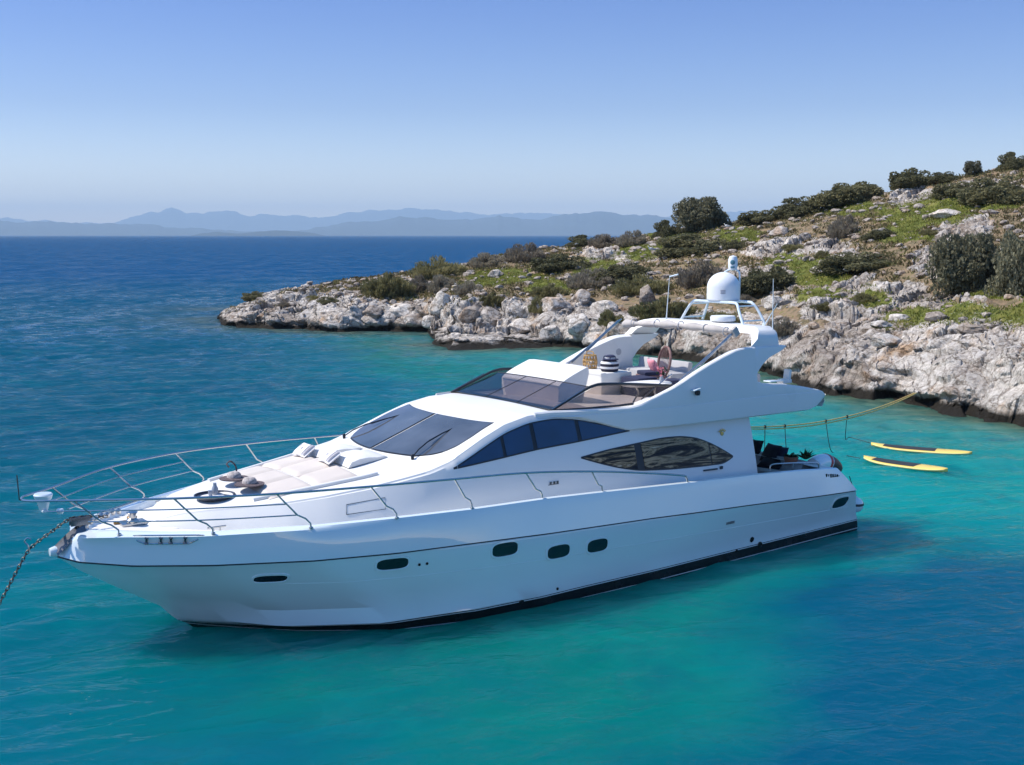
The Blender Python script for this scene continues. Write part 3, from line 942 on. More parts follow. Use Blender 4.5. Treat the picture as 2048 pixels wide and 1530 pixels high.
# decks
def build_deck():
    mb = MB()
    rows = []
    for x in np.concatenate([np.linspace(3.5, 16, 40), np.linspace(16.2, 17.7, 14)]):
        w = max(0.02, gun_y(x + 0.14) - 0.13)
        rows.append([(x, w * t, deck_z(x) + 0.03 * (1 - t * t)) for t in np.linspace(-1, 1, 13)])
    mb.grid(rows)
    return mb.build('deck', M['deck_white'], yacht, 40)
build_deck()
mb = MB()
mb.grid([[(x, (gun_y(x + 0.1) - 0.13) * t, deck_z(1.8)) for t in np.linspace(-1, 1, 9)] for x in np.linspace(1.15, 3.6, 8)])
mb.build('cockpit_floor', M['teak'], yacht)

# ------------------------------------------------------------------ deckhouse and coachroof in one moulding
ZSX = [3.5, 7.2, 8.0, 9.0, 9.6, 10.2, 10.76, 11.2, 11.6, 12.0, 12.6, 13.2, 14.0, 14.7, 15.4, 15.9, 16.3, 16.6, 16.85]
ZSV = [3.30, 3.34, 3.48, 3.58, 3.55, 3.43, 3.22, 3.03, 2.86, 2.74, 2.64, 2.55, 2.46, 2.39, 2.33, 2.29, 2.22, 2.10, 1.99]
YSX = [11.4, 12.2, 13.2, 14.0, 14.7, 15.4, 15.9, 16.3, 16.6, 16.85]
YSV = [2.11, 2.05, 1.90, 1.74, 1.52, 1.18, 0.88, 0.58, 0.30, 0.03]
ZCX = [3.5, 7, 8.96, 9.8, 10.56, 11.3, 12.13, 12.4, 13.2, 14.0, 14.7, 15.9, 16.3, 16.6, 16.85]
ZCV = [3.36, 3.50, 3.62, 3.58, 3.46, 3.18, 2.87, 2.82, 2.70, 2.58, 2.49, 2.35, 2.26, 2.12, 2.0]
def s_z(x): return ip(x, ZSX, ZSV)
def s_y(x): return 2.35 - 0.32 * (s_z(x) - 2.1) if x < 11.4 else ip(x, YSX, YSV)
def c_z(x): return max(ip(x, ZCX, ZCV), s_z(x))
def b_y(x): return 2.42 if x < 11.4 else s_y(x) + ip(x, [11.4, 12.5, 15, 16.3, 16.85], [0.31, 0.33, 0.34, 0.22, 0.06])
def top_z(x, y): return s_z(x) + (c_z(x) - s_z(x)) * max(0.0, 1 - (abs(y) / s_y(x)) ** 2)

def house_section(x):
    zb, zs, ys, yb = deck_z(x) - 0.02, s_z(x), s_y(x), b_y(x)
    P = []
    for t in (0, 0.18, 0.36, 0.54, 0.72, 0.86, 0.94):
        bul = 0.03 * math.sin(math.pi * t)
        P.append((yb + (ys - yb) * t + bul, zb + (zs - zb) * t))
    r = min(0.10, ys * 0.2)
    P.append((ys - 0.012, zs - 0.03 * min(1, r * 10)))
    P.append((ys - r * 0.30, top_z(x, ys - r * 0.3) - 0.004))
    for k in (0.90, 0.76, 0.6, 0.42, 0.22, 0.0):
        P.append((ys * k if k else 0.0, top_z(x, ys * k)))
    return P

def build_house():
    xs = np.concatenate([np.linspace(3.5, 9, 34), np.linspace(9.1, 12.6, 50), np.linspace(12.7, 16.85, 44)])
    mb = MB()
    rows = []
    for x in xs:
        P = house_section(x)
        rows.append([(x, y, z) for y, z in P] + [(x, -y, z) for y, z in P[-2::-1]])
    mb.grid(rows)
    mb.add(rows[0], [tuple(range(len(rows[0])))])
    return mb.build('deckhouse', M['moulding'], yacht, 30)
house = build_house()
HOUSE_BVH = BVHTree.FromPolygons([v.co.copy() for v in house.data.vertices], [tuple(p.vertices) for p in house.data.polygons])
def on_side(x, z, sgn=1, off=0.0):
    h, n, _, _ = HOUSE_BVH.ray_cast(Vector((x, 6 * sgn, z)), Vector((0, -sgn, 0)))
    if n.y * sgn < 0:
        n = -n
    return h + n * off
def on_top(x, y, off=0.0):
    h, n, _, _ = HOUSE_BVH.ray_cast(Vector((x, y, 6)), Vector((0, 0, -1)))
    if n.z < 0:
        n = -n
    return h + n * off

def patch(rows_fn, nu, nv, off, thick, name, mat, parent):
    """A curved plate lying on a surface: outer skin, rim and back."""
    outer = [[rows_fn(u, v, off) for v in np.linspace(0, 1, nv)] for u in np.linspace(0, 1, nu)]
    inner = [[rows_fn(u, v, off - thick) for v in np.linspace(0, 1, nv)] for u in np.linspace(0, 1, nu)]
    mb = MB()
    mb.grid(outer)
    rim_o = outer[0] + [r[-1] for r in outer[1:]] + outer[-1][-2::-1] + [r[0] for r in outer[-2:0:-1]]
    rim_i = inner[0] + [r[-1] for r in inner[1:]] + inner[-1][-2::-1] + [r[0] for r in inner[-2:0:-1]]
    mb.grid([rim_o + rim_o[:1], rim_i + rim_i[:1]])
    return mb.build(name, mat, parent, 45)

# windscreen: two curved panes either side of a white post
def ws(sgn, margin=0.0):
    def f(u, v, off):
        ym = ip(u, [0, 0.06, 0.16, 0.32, 0.6, 1.0], [1.30, 1.52, 1.68, 1.74, 1.72, 1.62]) + margin
        y = sgn * (0.05 - margin + (ym - 0.05) * v)
        xb = 12.10 - 0.50 * (y / 1.87) ** 2 + margin
        xt = 10.60 - 0.36 * (y / 1.7) ** 2 - margin
        return on_top(xb + (xt - xb) * u, y, off)
    return f
for sgn in (1, -1):
    gk = patch(ws(sgn, 0.03), 14, 14, 0.008, 0.012, 'windscreen_pane', M['black_plastic'], yacht)
    g = patch(ws(sgn), 18, 16, 0.016, 0.012, 'glass', M['glass_screen'], gk)

def wiper(y0, x0, y1, x1):
    mb = MB()
    a, b = on_top(x0, y0, 0.05), on_top(x1, y1, 0.05)
    mid = a.lerp(b, 0.5) + Vector((0, 0, 0.06))
    mb.tube([a, a.lerp(b, 0.2) + Vector((0, 0, 0.05)), mid, b], 0.014, 6)
    mb.lathe([(0.03, -0.05), (0.035, 0.03), (0.02, 0.05)], a, 10)
    w = mb.build('wiper', M['black_plastic'], yacht)
    d = (b - a).normalized()
    m2 = MB()
    sd_ = Vector((0.62, 0.12 if y1 > 0 else -0.2, -0.16))
    m2.tube([b - sd_ * 0.5 + Vector((0, 0, -0.01)), b + Vector((0, 0, 0.0)), b + sd_ * 0.55 + Vector((0, 0, -0.01))], 0.013, 6)
    m2.build('blade', M['black_plastic'], w)
wiper(1.36, 11.95, 1.10, 11.10)
wiper(-1.55, 11.88, -1.15, 11.05)

# wheelhouse side windows: one long arch of dark glass in four lights
UT = ([7.10, 7.86, 8.4, 9.0, 9.61, 10.23, 10.76, 11.19, 11.53], [3.055, 3.24, 3.37, 3.44, 3.41, 3.27, 3.06, 2.88, 2.752])
UB = ([7.10, 8.65, 9.55, 10.36, 11.13, 11.53], [3.045, 2.95, 2.91, 2.84, 2.775, 2.748])
def smooth_ip(x, X, Y):
    P = list(zip(X, Y))
    d = 0.16
    return (ip(x - d, X, Y) + 2 * ip(x, X, Y) + ip(x + d, X, Y)) / 4 if X[0] + d < x < X[-1] - d else ip(x, X, Y)
def side_fn(T, B, x0, x1, sgn, grow=0.0):
    def f(u, v, off):
        x = x0 + (x1 - x0) * u
        a, b = smooth_ip(x, *B) - grow, smooth_ip(x, *T) + grow
        return on_side(x, a + (b - a) * v, sgn, off)
    return f
for sgn in (1, -1):
    fr = patch(side_fn(UT, UB, 7.09, 11.54, sgn, 0.015), 44, 6, 0.006, 0.012, 'side_window', M['black_plastic'], yacht)
    for x0, x1 in ((7.2, 8.40), (8.50, 9.54), (9.64, 10.30), (10.38, 11.46)):
        patch(side_fn(UT, UB, x0, x1, sgn, -0.012), 16, 5, 0.014, 0.01, 'pane', M['glass_blue'], fr)

LT = ([4.24, 4.44, 4.8, 5.22, 5.7, 6.25, 6.98, 7.79, 8.50], [2.235, 2.36, 2.55, 2.72, 2.80, 2.815, 2.77, 2.72, 2.645])
LB = ([4.24, 4.51, 5.18, 6.18, 7.03, 7.56, 8.07, 8.50], [2.225, 2.11, 2.12, 2.16, 2.23, 2.34, 2.49, 2.635])
for sgn in (1, -1):
    fr = patch(side_fn(LT, LB, 4.24, 8.50, sgn, 0.012), 44, 7, 0.006, 0.012, 'saloon_window', M['black_plastic'], yacht)
    for x0, x1 in ((4.30, 4.90), (4.94, 6.86), (7.06, 8.42)):
        patch(side_fn(LT, LB, x0, x1, sgn, -0.018), 18, 7, 0.014, 0.01, 'pane', M['glass_banded'] if sgn > 0 else M['glass_blue'], fr)

# portholes
def porthole(xc, zc, w, h, sgn, slant=0.0):
    pts, n = [], 28
    def ring(k, off):
        R = []
        for i in range(n):
            a = 2 * math.pi * i / n
            ca, sa = math.cos(a), math.sin(a)
            ex = abs(ca) ** 0.62 * math.copysign(1, ca) * (w / 2 + k)
            ez = abs(sa) ** 0.62 * math.copysign(1, sa) * (h / 2 + k)
            p, nn = on_hull(xc + ex + slant * ez, zc + ez, sgn)
            R.append(p + nn * off)
        return R
    mb = MB()
    mb.grid([ring(0.045, 0.0), ring(0.040, 0.014), ring(0.008, 0.016), ring(0.0, 0.004)], closed=True)
    f = mb.build('porthole', M['gelcoat'], yacht, 50)
    m2 = MB()
    r0 = ring(0.004, 0.007)
    ctr = on_hull(xc, zc, sgn)
    m2.add(r0 + [ctr[0] + ctr[1] * 0.008], [(i, (i + 1) % n, n) for i in range(n)])
    m2.build('glass', M['porthole_glass'], f, 30)
for sgn in (1, -1):
    for xc, zc, w, h in ((15.23, 1.20, 0.50, 0.13), (13.25, 1.325, 0.56, 0.20), (10.99, 1.30, 0.56, 0.25), (9.74, 1.07, 0.54, 0.25), (8.75, 1.035, 0.52, 0.25)):
        porthole(xc, zc, w, h, sgn)
    porthole(0.98, 0.83, 0.56, 0.25, sgn, -0.25)

# through-hull outlets, a louvre and small fittings on the port side
for x, z, r in ((10.6, 0.20, 0.045), (9.75, 0.33, 0.022), (4.05, 0.40, 0.05), (3.75, 0.22, 0.06), (4.55, 0.23, 0.025), (12.75, 1.25, 0.02), (12.6, 1.25, 0.02)):
    p, nn = on_hull(x, z)
    mb = MB()
    mb.lathe([(r * 1.3, -0.01), (r * 1.3, 0.012), (r * 0.9, 0.016), (r * 0.8, 0.004)], p, 14, nn.to_track_quat('Z', 'Y').to_matrix())
    mb.build('hull_outlet', M['antifoul'], yacht)
p, nn = on_hull(4.9, 0.93)
mb = MB()
for k in range(3):
    mb.box(p + nn * 0.006 + Vector((0, 0, 0.02 * k - 0.02)), (0.26, 0.014, 0.010), 0.003)
mb.build('hull_vent', M['rubber'], yacht)

# fine moulded step along the topsides
mb = MB()
for sgn in (1, -1):
    pts = []
    for x in np.linspace(0.6, 15.2, 60):
        p, nn = on_hull(x, ip(x, [0.6, 5, 9, 12, 15.2], [0.66, 0.80, 0.93, 1.02, 1.08]), sgn)
        pts.append(p + nn * 0.001)
    mb.tube(pts, 0.006, 5)
mb.build('moulded_line', M['gelcoat'], yacht)
# ------------------------------------------------------------------ flybridge: side mouldings, deck, screens
FSX, FSY = [1.2, 6, 7.2, 8.0, 9.0, 9.45], [2.30, 2.27, 2.14, 2.04, 1.945, 1.90]
def f_y(x, z): return ip(x, FSX, FSY) - 0.05 * max(0, z - 3.7)
FTX = [1.20, 1.32, 1.9, 2.61, 3.13, 3.30, 3.46, 3.52, 3.74, 3.96, 4.14, 4.5, 4.94, 5.4, 5.79, 6.2, 6.56, 6.85, 7.15, 8.2, 9.05, 9.42]
FTZ = [3.40, 3.50, 3.62, 3.74, 3.78, 3.80, 3.86, 4.63, 4.63, 4.62, 4.59, 4.48, 4.33, 4.15, 3.98, 3.83, 3.70, 3.60, 3.55, 3.575, 3.61, 3.60]
FBX = [1.20, 1.30, 1.5, 1.75, 4.6, 7.16, 7.5, 7.9, 8.4, 9.0, 9.42]
FBZ = [3.38, 3.24, 3.11, 3.05, 3.05, 3.06, 3.15, 3.27, 3.40, 3.48, 3.46]

def build_wing(sgn):
    mb = MB()
    xs = np.unique(np.concatenate([np.linspace(1.2, 3.46, 24), np.linspace(3.52, 9.42, 70), [3.46, 3.52]]))
    cre = lambda x: ip(x, [1.2, 3.0, 5.83, 7.5, 9.4], [3.47, 3.51, 3.49, 3.46, 3.5])
    O, I = [], []
    for x in xs:
        zb, zt = ip(x, FBX, FBZ), ip(x, FTX, FTZ)
        zc = min(max(cre(x), zb + 0.02), zt - 0.02)
        th = ip(x, [1.2, 4, 7, 9.4], [0.30, 0.26, 0.16, 0.10])
        ro, ri = [], []
        for z, inset in ((zb, 0.06), (zb + 0.03, 0.015), (zb + (zc - zb) * 0.5, 0.0), (zc - 0.012, 0.008), (zc, 0.022), (zc + 0.012, 0.02),
                         (zc + (zt - zc) * 0.35, 0.02), (zc + (zt - zc) * 0.7, 0.024), (zt - 0.03, 0.03), (zt - 0.006, 0.05), (zt, 0.075)):
            ro.append((x, (f_y(x, z) - inset) * sgn, z))
        for z, t2 in ((zt, 0.12), (zt - 0.04, th), (zc, th + 0.02), (zb + 0.02, th)):
            ri.append((x, (f_y(x, z) - t2 if t2 > 0.12 else f_y(x, z) - min(th - 0.03, 0.12)) * sgn, z))
        O.append(ro + ri + ro[:1])
    mb.grid(O)
    mb.add(O[0][:-1], [tuple(range(len(O[0]) - 1))])
    mb.add(O[-1][:-1], [tuple(range(len(O[-1]) - 1))])
    # the raked tip of the wing behind the arch
    tip = []
    for x in np.linspace(3.53, 2.54, 14):
        za = ip(x, [2.54, 2.64, 2.8, 3.07, 3.3, 3.48, 3.53], [4.585, 4.52, 4.45, 4.36, 4.20, 4.00, 3.86])
        zt = ip(x, [2.54, 3.53], [4.615, 4.63])
        row = []
        for k, ins in ((0, 0.05), (0.08, 0.02), (0.5, 0.02), (0.92, 0.03), (1, 0.07)):
            z = za + (zt - za) * k
            row.append((x, (f_y(x, z) - ins) * sgn, z))
        for k in (1, 0.5, 0):
            z = za + (zt - za) * k
            row.append((x, (f_y(x, z) - ip(x, [2.5, 3.5], [0.16, 0.26])) * sgn, z))
        tip.append(row + row[:1])
    mb.grid(tip)
    mb.add(tip[-1][:-1], [tuple(range(len(tip[-1]) - 1))])
    return mb.build('flybridge_wing', M['moulding'], yacht, 34)
for sgn in (1, -1):
    w = build_wing(sgn)
    mb = MB()                                           # round speaker on the inner face
    y = (f_y(3.9, 4.25) - 0.262) * sgn
    mb.lathe([(0.085, 0), (0.085, 0.012), (0.06, 0.016), (0.0, 0.010)], (3.95, y, 4.22), 18, Matrix.Rotation(math.pi / 2 * sgn, 3, 'X'))
    mb.build('speaker', M['grey_fabric'], w)

# flybridge sole, underside and after end
mb = MB()
rows = []
for x in np.concatenate([np.linspace(1.22, 2, 10), np.linspace(2.2, 9.0, 24)]):
    w = f_y(x, 3.4) - 0.10
    bow = ip(x, [1.2, 1.35, 1.6, 2.0], [0.92, 0.97, 0.99, 1.0])
    w *= bow
    zb = max(ip(x, FBX, FBZ), 3.05) + 0.02
    zt = ip(x, [1.2, 2.6, 3.2, 3.6, 9.0], [3.42, 3.60, 3.60, 3.36, 3.40])
    rows.append([(x, w, zb), (x, w, zt), (x, w * 0.5, zt + 0.01), (x, 0, zt + 0.015), (x, -w * 0.5, zt + 0.01), (x, -w, zt), (x, -w, zb), (x, 0, zb), (x, w, zb)])
mb.grid(rows)
mb.add(rows[0][:-1], [tuple(range(8))])
mb.build('flybridge_deck', M['deck_white'], yacht, 30)
mb = MB()
pts = []
for y in np.linspace(-2.25, 2.25, 25):
    pts.append((1.2 - 0.16 * (1 - (y / 2.25) ** 2), y))
mb.grid([[(x + 0.06, y, 3.10), (x - 0.02, y, 3.22), (x, y, 3.36), (x + 0.03, y, 3.44), (x + 0.20, y, 3.47), (x + 0.32, y, 3.44)] for x, y in pts])
mb.build('flybridge_stern', M['gelcoat'], yacht, 40)

# fittings on the after overhang
mb = MB()
mb.box((2.75, 2.06, 3.80), (0.42, 0.22, 0.03), 0.01)
mb.build('boarding_light_bracket', M['gelcoat'], yacht)
mb = MB()
mb.box((2.2, 1.90, 3.74), (0.30, 0.22, 0.10), 0.03)
mb.box((2.1, 1.90, 3.86), (0.09, 0.18, 0.30), 0.03, Matrix.Rotation(-0.15, 3, 'Y'))
mb.build('aft_seat', M['cream'], yacht)
# small dark lamp with white hood on the port wing
mb = MB()
mb.lathe([(0.0, 0.06), (0.055, 0.05), (0.06, 0.0), (0.05, -0.05), (0.0, -0.06)], (5.37, f_y(5.37, 3.75) + 0.03, 3.74), 12)
ln = mb.build('side_lamp', M['black_plastic'], yacht)
mb = MB()
mb.box((5.43, f_y(5.37, 3.75) + 0.04, 3.82), (0.2, 0.12, 0.025), 0.01, Matrix.Rotation(0.2, 3, 'Y'))
mb.build('hood', M['gelcoat'], ln)
# gold emblem on the saloon side
e = on_side(4.46, 2.74, 1, 0.012)
mb = MB()
mb.lathe([(0.045, -0.01), (0.045, 0.008), (0.02, 0.012)], e, 14, Matrix.Rotation(-math.pi / 2, 3, 'X'))
for k in range(5):
    a = math.radians(-60 + 30 * k)
    mb.box(e + Vector((math.sin(a) * 0.09, 0.004, math.cos(a) * 0.07 + 0.02)), (0.028, 0.012, 0.055), 0.006, Matrix.Rotation(a, 3, 'Y'))
em = mb.build('emblem', M['gold'], yacht)
mb = MB()
mb.box(e + Vector((0, 0.002, -0.075)), (0.12, 0.012, 0.02), 0.006)
mb.build('scroll', M['bronze'], em)
# folding cleat, latch and vents along the side deck
mb = MB()
q = on_side(9.3, 2.24, 1, 0.01)
for dx in (-0.10, -0.02, 0.07):
    mb.box(q + Vector((dx, 0.004, 0)), (0.05, 0.012, 0.05), 0.006)
mb.box(q + Vector((0, 0.003, -0.035)), (0.26, 0.012, 0.012), 0.003)
mb.build('deck_latch', M['rubber'], yacht)
mb = MB()
q = on_side(5.0, 2.02, 1, 0.02)
mb.box(q, (0.42, 0.03, 0.035), 0.01, Matrix.Rotation(-0.02, 3, 'Y'))
mb.box(q + Vector((-0.33, 0.0, 0.01)), (0.08, 0.04, 0.07), 0.015)
mb.build('grab_handle', M['rubber'], yacht)
# locker outline in the trunk side
mb = MB()
loop = []
for x, z in ((13.75, 2.14), (13.02, 2.17), (12.98, 2.36), (13.70, 2.30), (13.75, 2.14)):
    h, n, _, _ = HOUSE_BVH.ray_cast(Vector((x, 6, z)), Vector((0, -1, 0)))
    loop.append(h + Vector((0, 0.003, 0)))
mb.tube(loop, 0.006, 5)
mb.build('locker_seam', M['rubber'], yacht)

# tinted wind screen round the flybridge, with dark frame
def front(u, v):        # u along the beam, v up
    y = -1.74 + 3.48 * u
    top = 1.64 / 1.74
    return Vector((8.95 - 1.08 * v, y * (1 + (top - 1) * v), 3.615 + 0.375 * v + 0.02 * (1 - (2 * u - 1) ** 2)))
def plate(F, nu, nv, th, name, mat):
    A = [[F(u, v) for v in np.linspace(0, 1, nv)] for u in np.linspace(0, 1, nu)]
    nn = (A[-1][0] - A[0][0]).cross(A[0][-1] - A[0][0]).normalized() * th
    B = [[p - nn for p in r] for r in A]
    mb = MB()
    mb.grid(A)
    mb.grid(B)
    ro = A[0] + [r[-1] for r in A[1:]] + A[-1][-2::-1] + [r[0] for r in A[-2:0:-1]]
    ri = B[0] + [r[-1] for r in B[1:]] + B[-1][-2::-1] + [r[0] for r in B[-2:0:-1]]
    mb.grid([ro + ro[:1], ri + ri[:1]])
    return mb.build(name, mat, yacht, 40)
plate(front, 10, 4, 0.008, 'wind_screen', M['tinted'])
mb = MB()
for u in (0.34, 0.67):
    mb.tube([front(u, 0.0), front(u, 1.0)], 0.008, 6)
mb.tube([front(u, 1.0) for u in np.linspace(0, 1, 10)], 0.011, 6)
mb.build('screen_mullion', M['frame_dark'], yacht)
for sgn in (1, -1):
    def side(u, v, sgn=sgn):
        xb = 8.92 - 2.2 * u
        xt = 7.88 - 2.32 * u
        zt = ip(u, [0, 0.1, 0.2, 1.0], [3.975, 4.03, 4.035, 3.84])
        zb = ip(u, [0, 0.85, 1.0], [3.60, 3.545, 3.60])
        return Vector((xb + (xt - xb) * v, sgn * (1.83 - 0.05 * v), zb + (zt - zb) * v))
    plate(side, 14, 4, 0.008, 'side_screen', M['tinted'])
    mb = MB()
    P = [Vector((9.02, 1.83 * sgn, 3.59)), Vector((8.45, 1.80 * sgn, 3.81)), Vector((8.10, 1.785 * sgn, 3.945)), Vector((7.86, 1.78 * sgn, 4.015)), Vector((7.55, 1.78 * sgn, 4.035)), Vector((6.6, 1.78 * sgn, 3.96)), Vector((5.52, 1.79 * sgn, 3.845))]
    mb.tube(smooth_path(P, 5), 0.033, 8)
    mb.tube([Vector((9.0, 1.84 * sgn, 3.60)), Vector((8.2, 1.845 * sgn, 3.575)), Vector((7.2, 1.85 * sgn, 3.56)), Vector((6.85, 1.86 * sgn, 3.57))], 0.026, 6)
    mb.build('screen_frame', M['frame_dark'], yacht)
    mb = MB()
    mb.tube([Vector((8.98, 1.85 * sgn, 3.63)), Vector((8.45, 1.83 * sgn, 3.845)), Vector((8.15, 1.815 * sgn, 3.965))], 0.008, 6)
    mb.build('frame_trim', M['steel'], yacht)
# black coaming base below the front screen
mb = MB()
mb.grid([[(8.98 - 0.25 * k, y, 3.618 + 0.01 * k) for k in (0, 0.3, 0.6, 1)] for y in np.linspace(-1.74, 1.74, 6)])
mb.build('screen_coaming', M['rubber'], yacht)

# helm brow: a white sloping cover behind the screen
mb = MB()
rows = []
for y in np.linspace(-1.62, 0.52, 12):
    e_ = min(1, (y + 1.62) / 0.1, (0.52 - y) / 0.1)
    r = []
    for t in np.linspace(0, 1, 9):
        r.append((7.78 - 0.78 * t, y, 3.90 + 0.36 * t ** 0.75 - 0.02 * (1 - max(0, e_))))
    rows.append([(7.80, y, 3.40)] + r + [(6.96, y, 4.24), (6.94, y, 4.10), (7.15, y, 3.40)])
mb.grid(rows)
for r in (rows[0], rows[-1]):
    mb.add(r, [tuple(range(len(r)))])
mb.build('helm_console', M['deck_white'], yacht, 35)
# helm seat block, navy benches, table, side lounge
mb = MB()
mb.box((5.35, -1.05, 3.66), (0.95, 1.30, 0.56), 0.06)
mb.box((5.74, -1.05, 3.90), (0.18, 1.28, 0.10), 0.04)
mb.build('helm_seat', M['cream'], yacht)
mb = MB()
mb.box((5.0, -0.02, 3.62), (0.6, 0.62, 0.46), 0.04)
mb.box((4.55, 0.55, 3.60), (0.6, 0.42, 0.42), 0.04)
mb.build('bench', M['navy'], yacht)
mb = MB()
mb.box((3.62, -1.0, 3.62), (0.7, 1.9, 0.44), 0.06)
mb.box((3.30, -1.0, 3.90), (0.16, 1.8, 0.36), 0.05, Matrix.Rotation(-0.2, 3, 'Y'))
mb.box((3.0, 0.9, 3.66), (0.9, 1.2, 0.5), 0.06)
mb.box((2.72, 0.9, 3.98), (0.16, 1.15, 0.44), 0.05, Matrix.Rotation(-0.25, 3, 'Y'))
mb.build('lounge_seat', M['grey_fabric'], yacht)
mb = MB()
rim = []
prof = [(0.0, 3.855), (0.94, 3.855), (0.99, 3.87), (1.0, 3.885), (0.97, 3.90), (0.0, 3.90)]
rows = []
for k, z in prof:
    rows.append([(5.95 + 0.62 * k * abs(math.cos(a)) ** 0.7 * math.copysign(1, math.cos(a)), 1.28 + 0.38 * k * abs(math.sin(a)) ** 0.7 * math.copysign(1, math.sin(a)), z) for a in np.linspace(0, 2 * math.pi, 33)[:-1]])
mb.grid(rows, closed=True)
tb = mb.build('table', M['deck_white'], yacht, 40)
for dx in (-0.3, 0.3):
    mb = MB()
    mb.tube(smooth_path([(5.95 + dx, 1.28, 3.86), (5.95 + dx * 0.8, 1.30, 3.70), (5.95 + dx * 1.15, 1.28, 3.52), (5.95 + dx * 1.3, 1.28, 3.385)], 4), 0.022, 8)
    mb.build('leg', M['steel'], tb)

# radar arch: a beam across the two wings with rounded boxes at its ends
def build_arch():
    mb = MB()
    rows = []
    for t in np.linspace(-1, 1, 41):
        a = abs(t)
        y = 2.16 * t
        z0 = ip(a, [0, 0.80, 0.90, 0.955, 1.0], [4.90, 4.88, 4.80, 4.62, 4.60])
        z1 = ip(a, [0, 0.80, 0.92, 0.975, 1.0], [5.06, 5.04, 4.99, 4.93, 4.80])
        xf = ip(a, [0, 0.80, 0.93, 1.0], [3.18, 3.18, 3.42, 3.66])
        xb = ip(a, [0, 0.80, 1.0], [2.45, 2.45, 2.70])
        xf1 = xf - 0.20 * ip(a, [0.8, 1], [0.3, 1.0])
        rows.append([(xf, y, z0), (xf1, y, z1 - 0.05), (xf1 - 0.06, y, z1), (xb + 0.10, y, z1 - 0.01), (xb + 0.02, y, z1 - 0.06), (xb, y, z0 + 0.02), (xb + 0.04, y, z0)])
    mb.grid(rows, closed=True, caps=True)
    return mb.build('radar_arch', M['moulding'], yacht, 38)
arch = build_arch()

# aerial rack and radome
mb = MB()
ZP = 5.52
for s in (1, -1):
    for xx, dx in ((2.08, -0.10), (2.62, 0.10)):
        mb.tube(smooth_path([(xx + dx, 1.05 * s, 5.02), (xx + dx * 0.5, 0.86 * s, 5.34), (xx, 0.74 * s, ZP - 0.03), (xx, 0.60 * s, ZP), (xx, 0.2 * s, ZP), (xx, 0, ZP)], 5), 0.034, 8)
    mb.tube([(2.0, 0.98 * s, 5.10), (2.70, 0.98 * s, 5.10)], 0.02, 6)
    mb.tube([(2.08, 0.78 * s, ZP - 0.08), (2.62, 0.78 * s, ZP - 0.08)], 0.02, 6)
mb.box((2.35, 0, ZP + 0.02), (0.60, 0.95, 0.03), 0.01)
rack = mb.build('aerial_rack', M['gelcoat'], arch)
mb = MB()
R_ = 0.395
prof = [(R_ * 0.86, 5.545), (R_, 5.57), (R_ * 1.01, 5.66), (R_ * 1.0, 5.86)] + [(R_ * math.cos(a), 5.86 + 0.37 * math.sin(a)) for a in np.linspace(0.12, math.pi / 2 - 0.02, 12)]
mb.lathe(prof, (2.33, 0, 0), 40)
dome = mb.build('radome', M['dome_white'], yacht, 50)
mb = MB()
for k in range(3):
    for j in range(4):
        a = math.radians(97 - 60 + j * 4.4)
        mb.box((2.33 + (R_ + 0.006) * math.cos(a), (R_ + 0.006) * math.sin(a), 5.80 - k * 0.035), (0.022, 0.006, 0.020), 0.002, Matrix.Rotation(a + math.pi / 2, 3, 'Z'))
mb.build('maker_mark', M['linen_print'], dome)
mb = MB()
mb.lathe([(0.22, 5.05), (0.30, 5.09), (0.305, 5.16), (0.285, 5.205), (0.0, 5.225)], (2.75, 0.42, 0), 28)
mb.build('radar_scanner', M['dome_white'], yacht, 40)
# masthead lamp on a hooped pipe
mb = MB()
mb.tube(smooth_path([(1.86, 0.08, 5.53), (1.86, 0.08, 6.1), (1.88, 0.05, 6.24), (1.97, -0.05, 6.30), (2.08, -0.17, 6.24), (2.11, -0.20, 6.12), (2.11, -0.20, 5.53)], 6), 0.022, 8)
mb.build('lamp_hoop', M['gelcoat'], yacht)
mb = MB()
mb.lathe([(0.0, 6.26), (0.10, 6.28), (0.115, 6.36), (0.115, 6.52), (0.09, 6.60), (0.0, 6.63)], (1.97, -0.05, 0), 18)
lamp = mb.build('masthead_lamp', M['dome_white'], yacht)
mb = MB()
mb.lathe([(0.05, -0.01), (0.06, 0.02), (0.03, 0.035), (0.0, 0.03)], (1.97 + 0.085, -0.05 + 0.075, 6.46), 14, Vector((0.75, 0.66, 0)).to_track_quat('Z', 'Y').to_matrix())
mb.box((1.97 + 0.083, -0.05 + 0.073, 6.34), (0.02, 0.10, 0.05), 0.008, Matrix.Rotation(math.radians(41), 3, 'Z'))
mb.build('lens', M['grey_plastic'], lamp)

# whip aerials
def whip(a, b, tipbar=None):
    mb = MB()
    a, b = Vector(a), Vector(b)
    mb.tube([a, a.lerp(b, 0.15), b], [0.022, 0.014, 0.007], 6)
    mb.lathe([(0.035, 0), (0.035, 0.06), (0.02, 0.09)], a, 10)
    if tipbar:
        mb.tube([b, b + Vector(tipbar)], 0.02, 6)
    mb.build('whip_aerial', M['gelcoat'], yacht)
whip((3.05, -1.24, 4.98), (3.05, -1.14, 6.10), (-0.08, 0.22, 0.06))
whip((2.72, 1.98, 4.70), (2.72, 1.96, 6.13))
whip((2.50, 1.50, 5.0), (2.50, 1.90, 5.55))

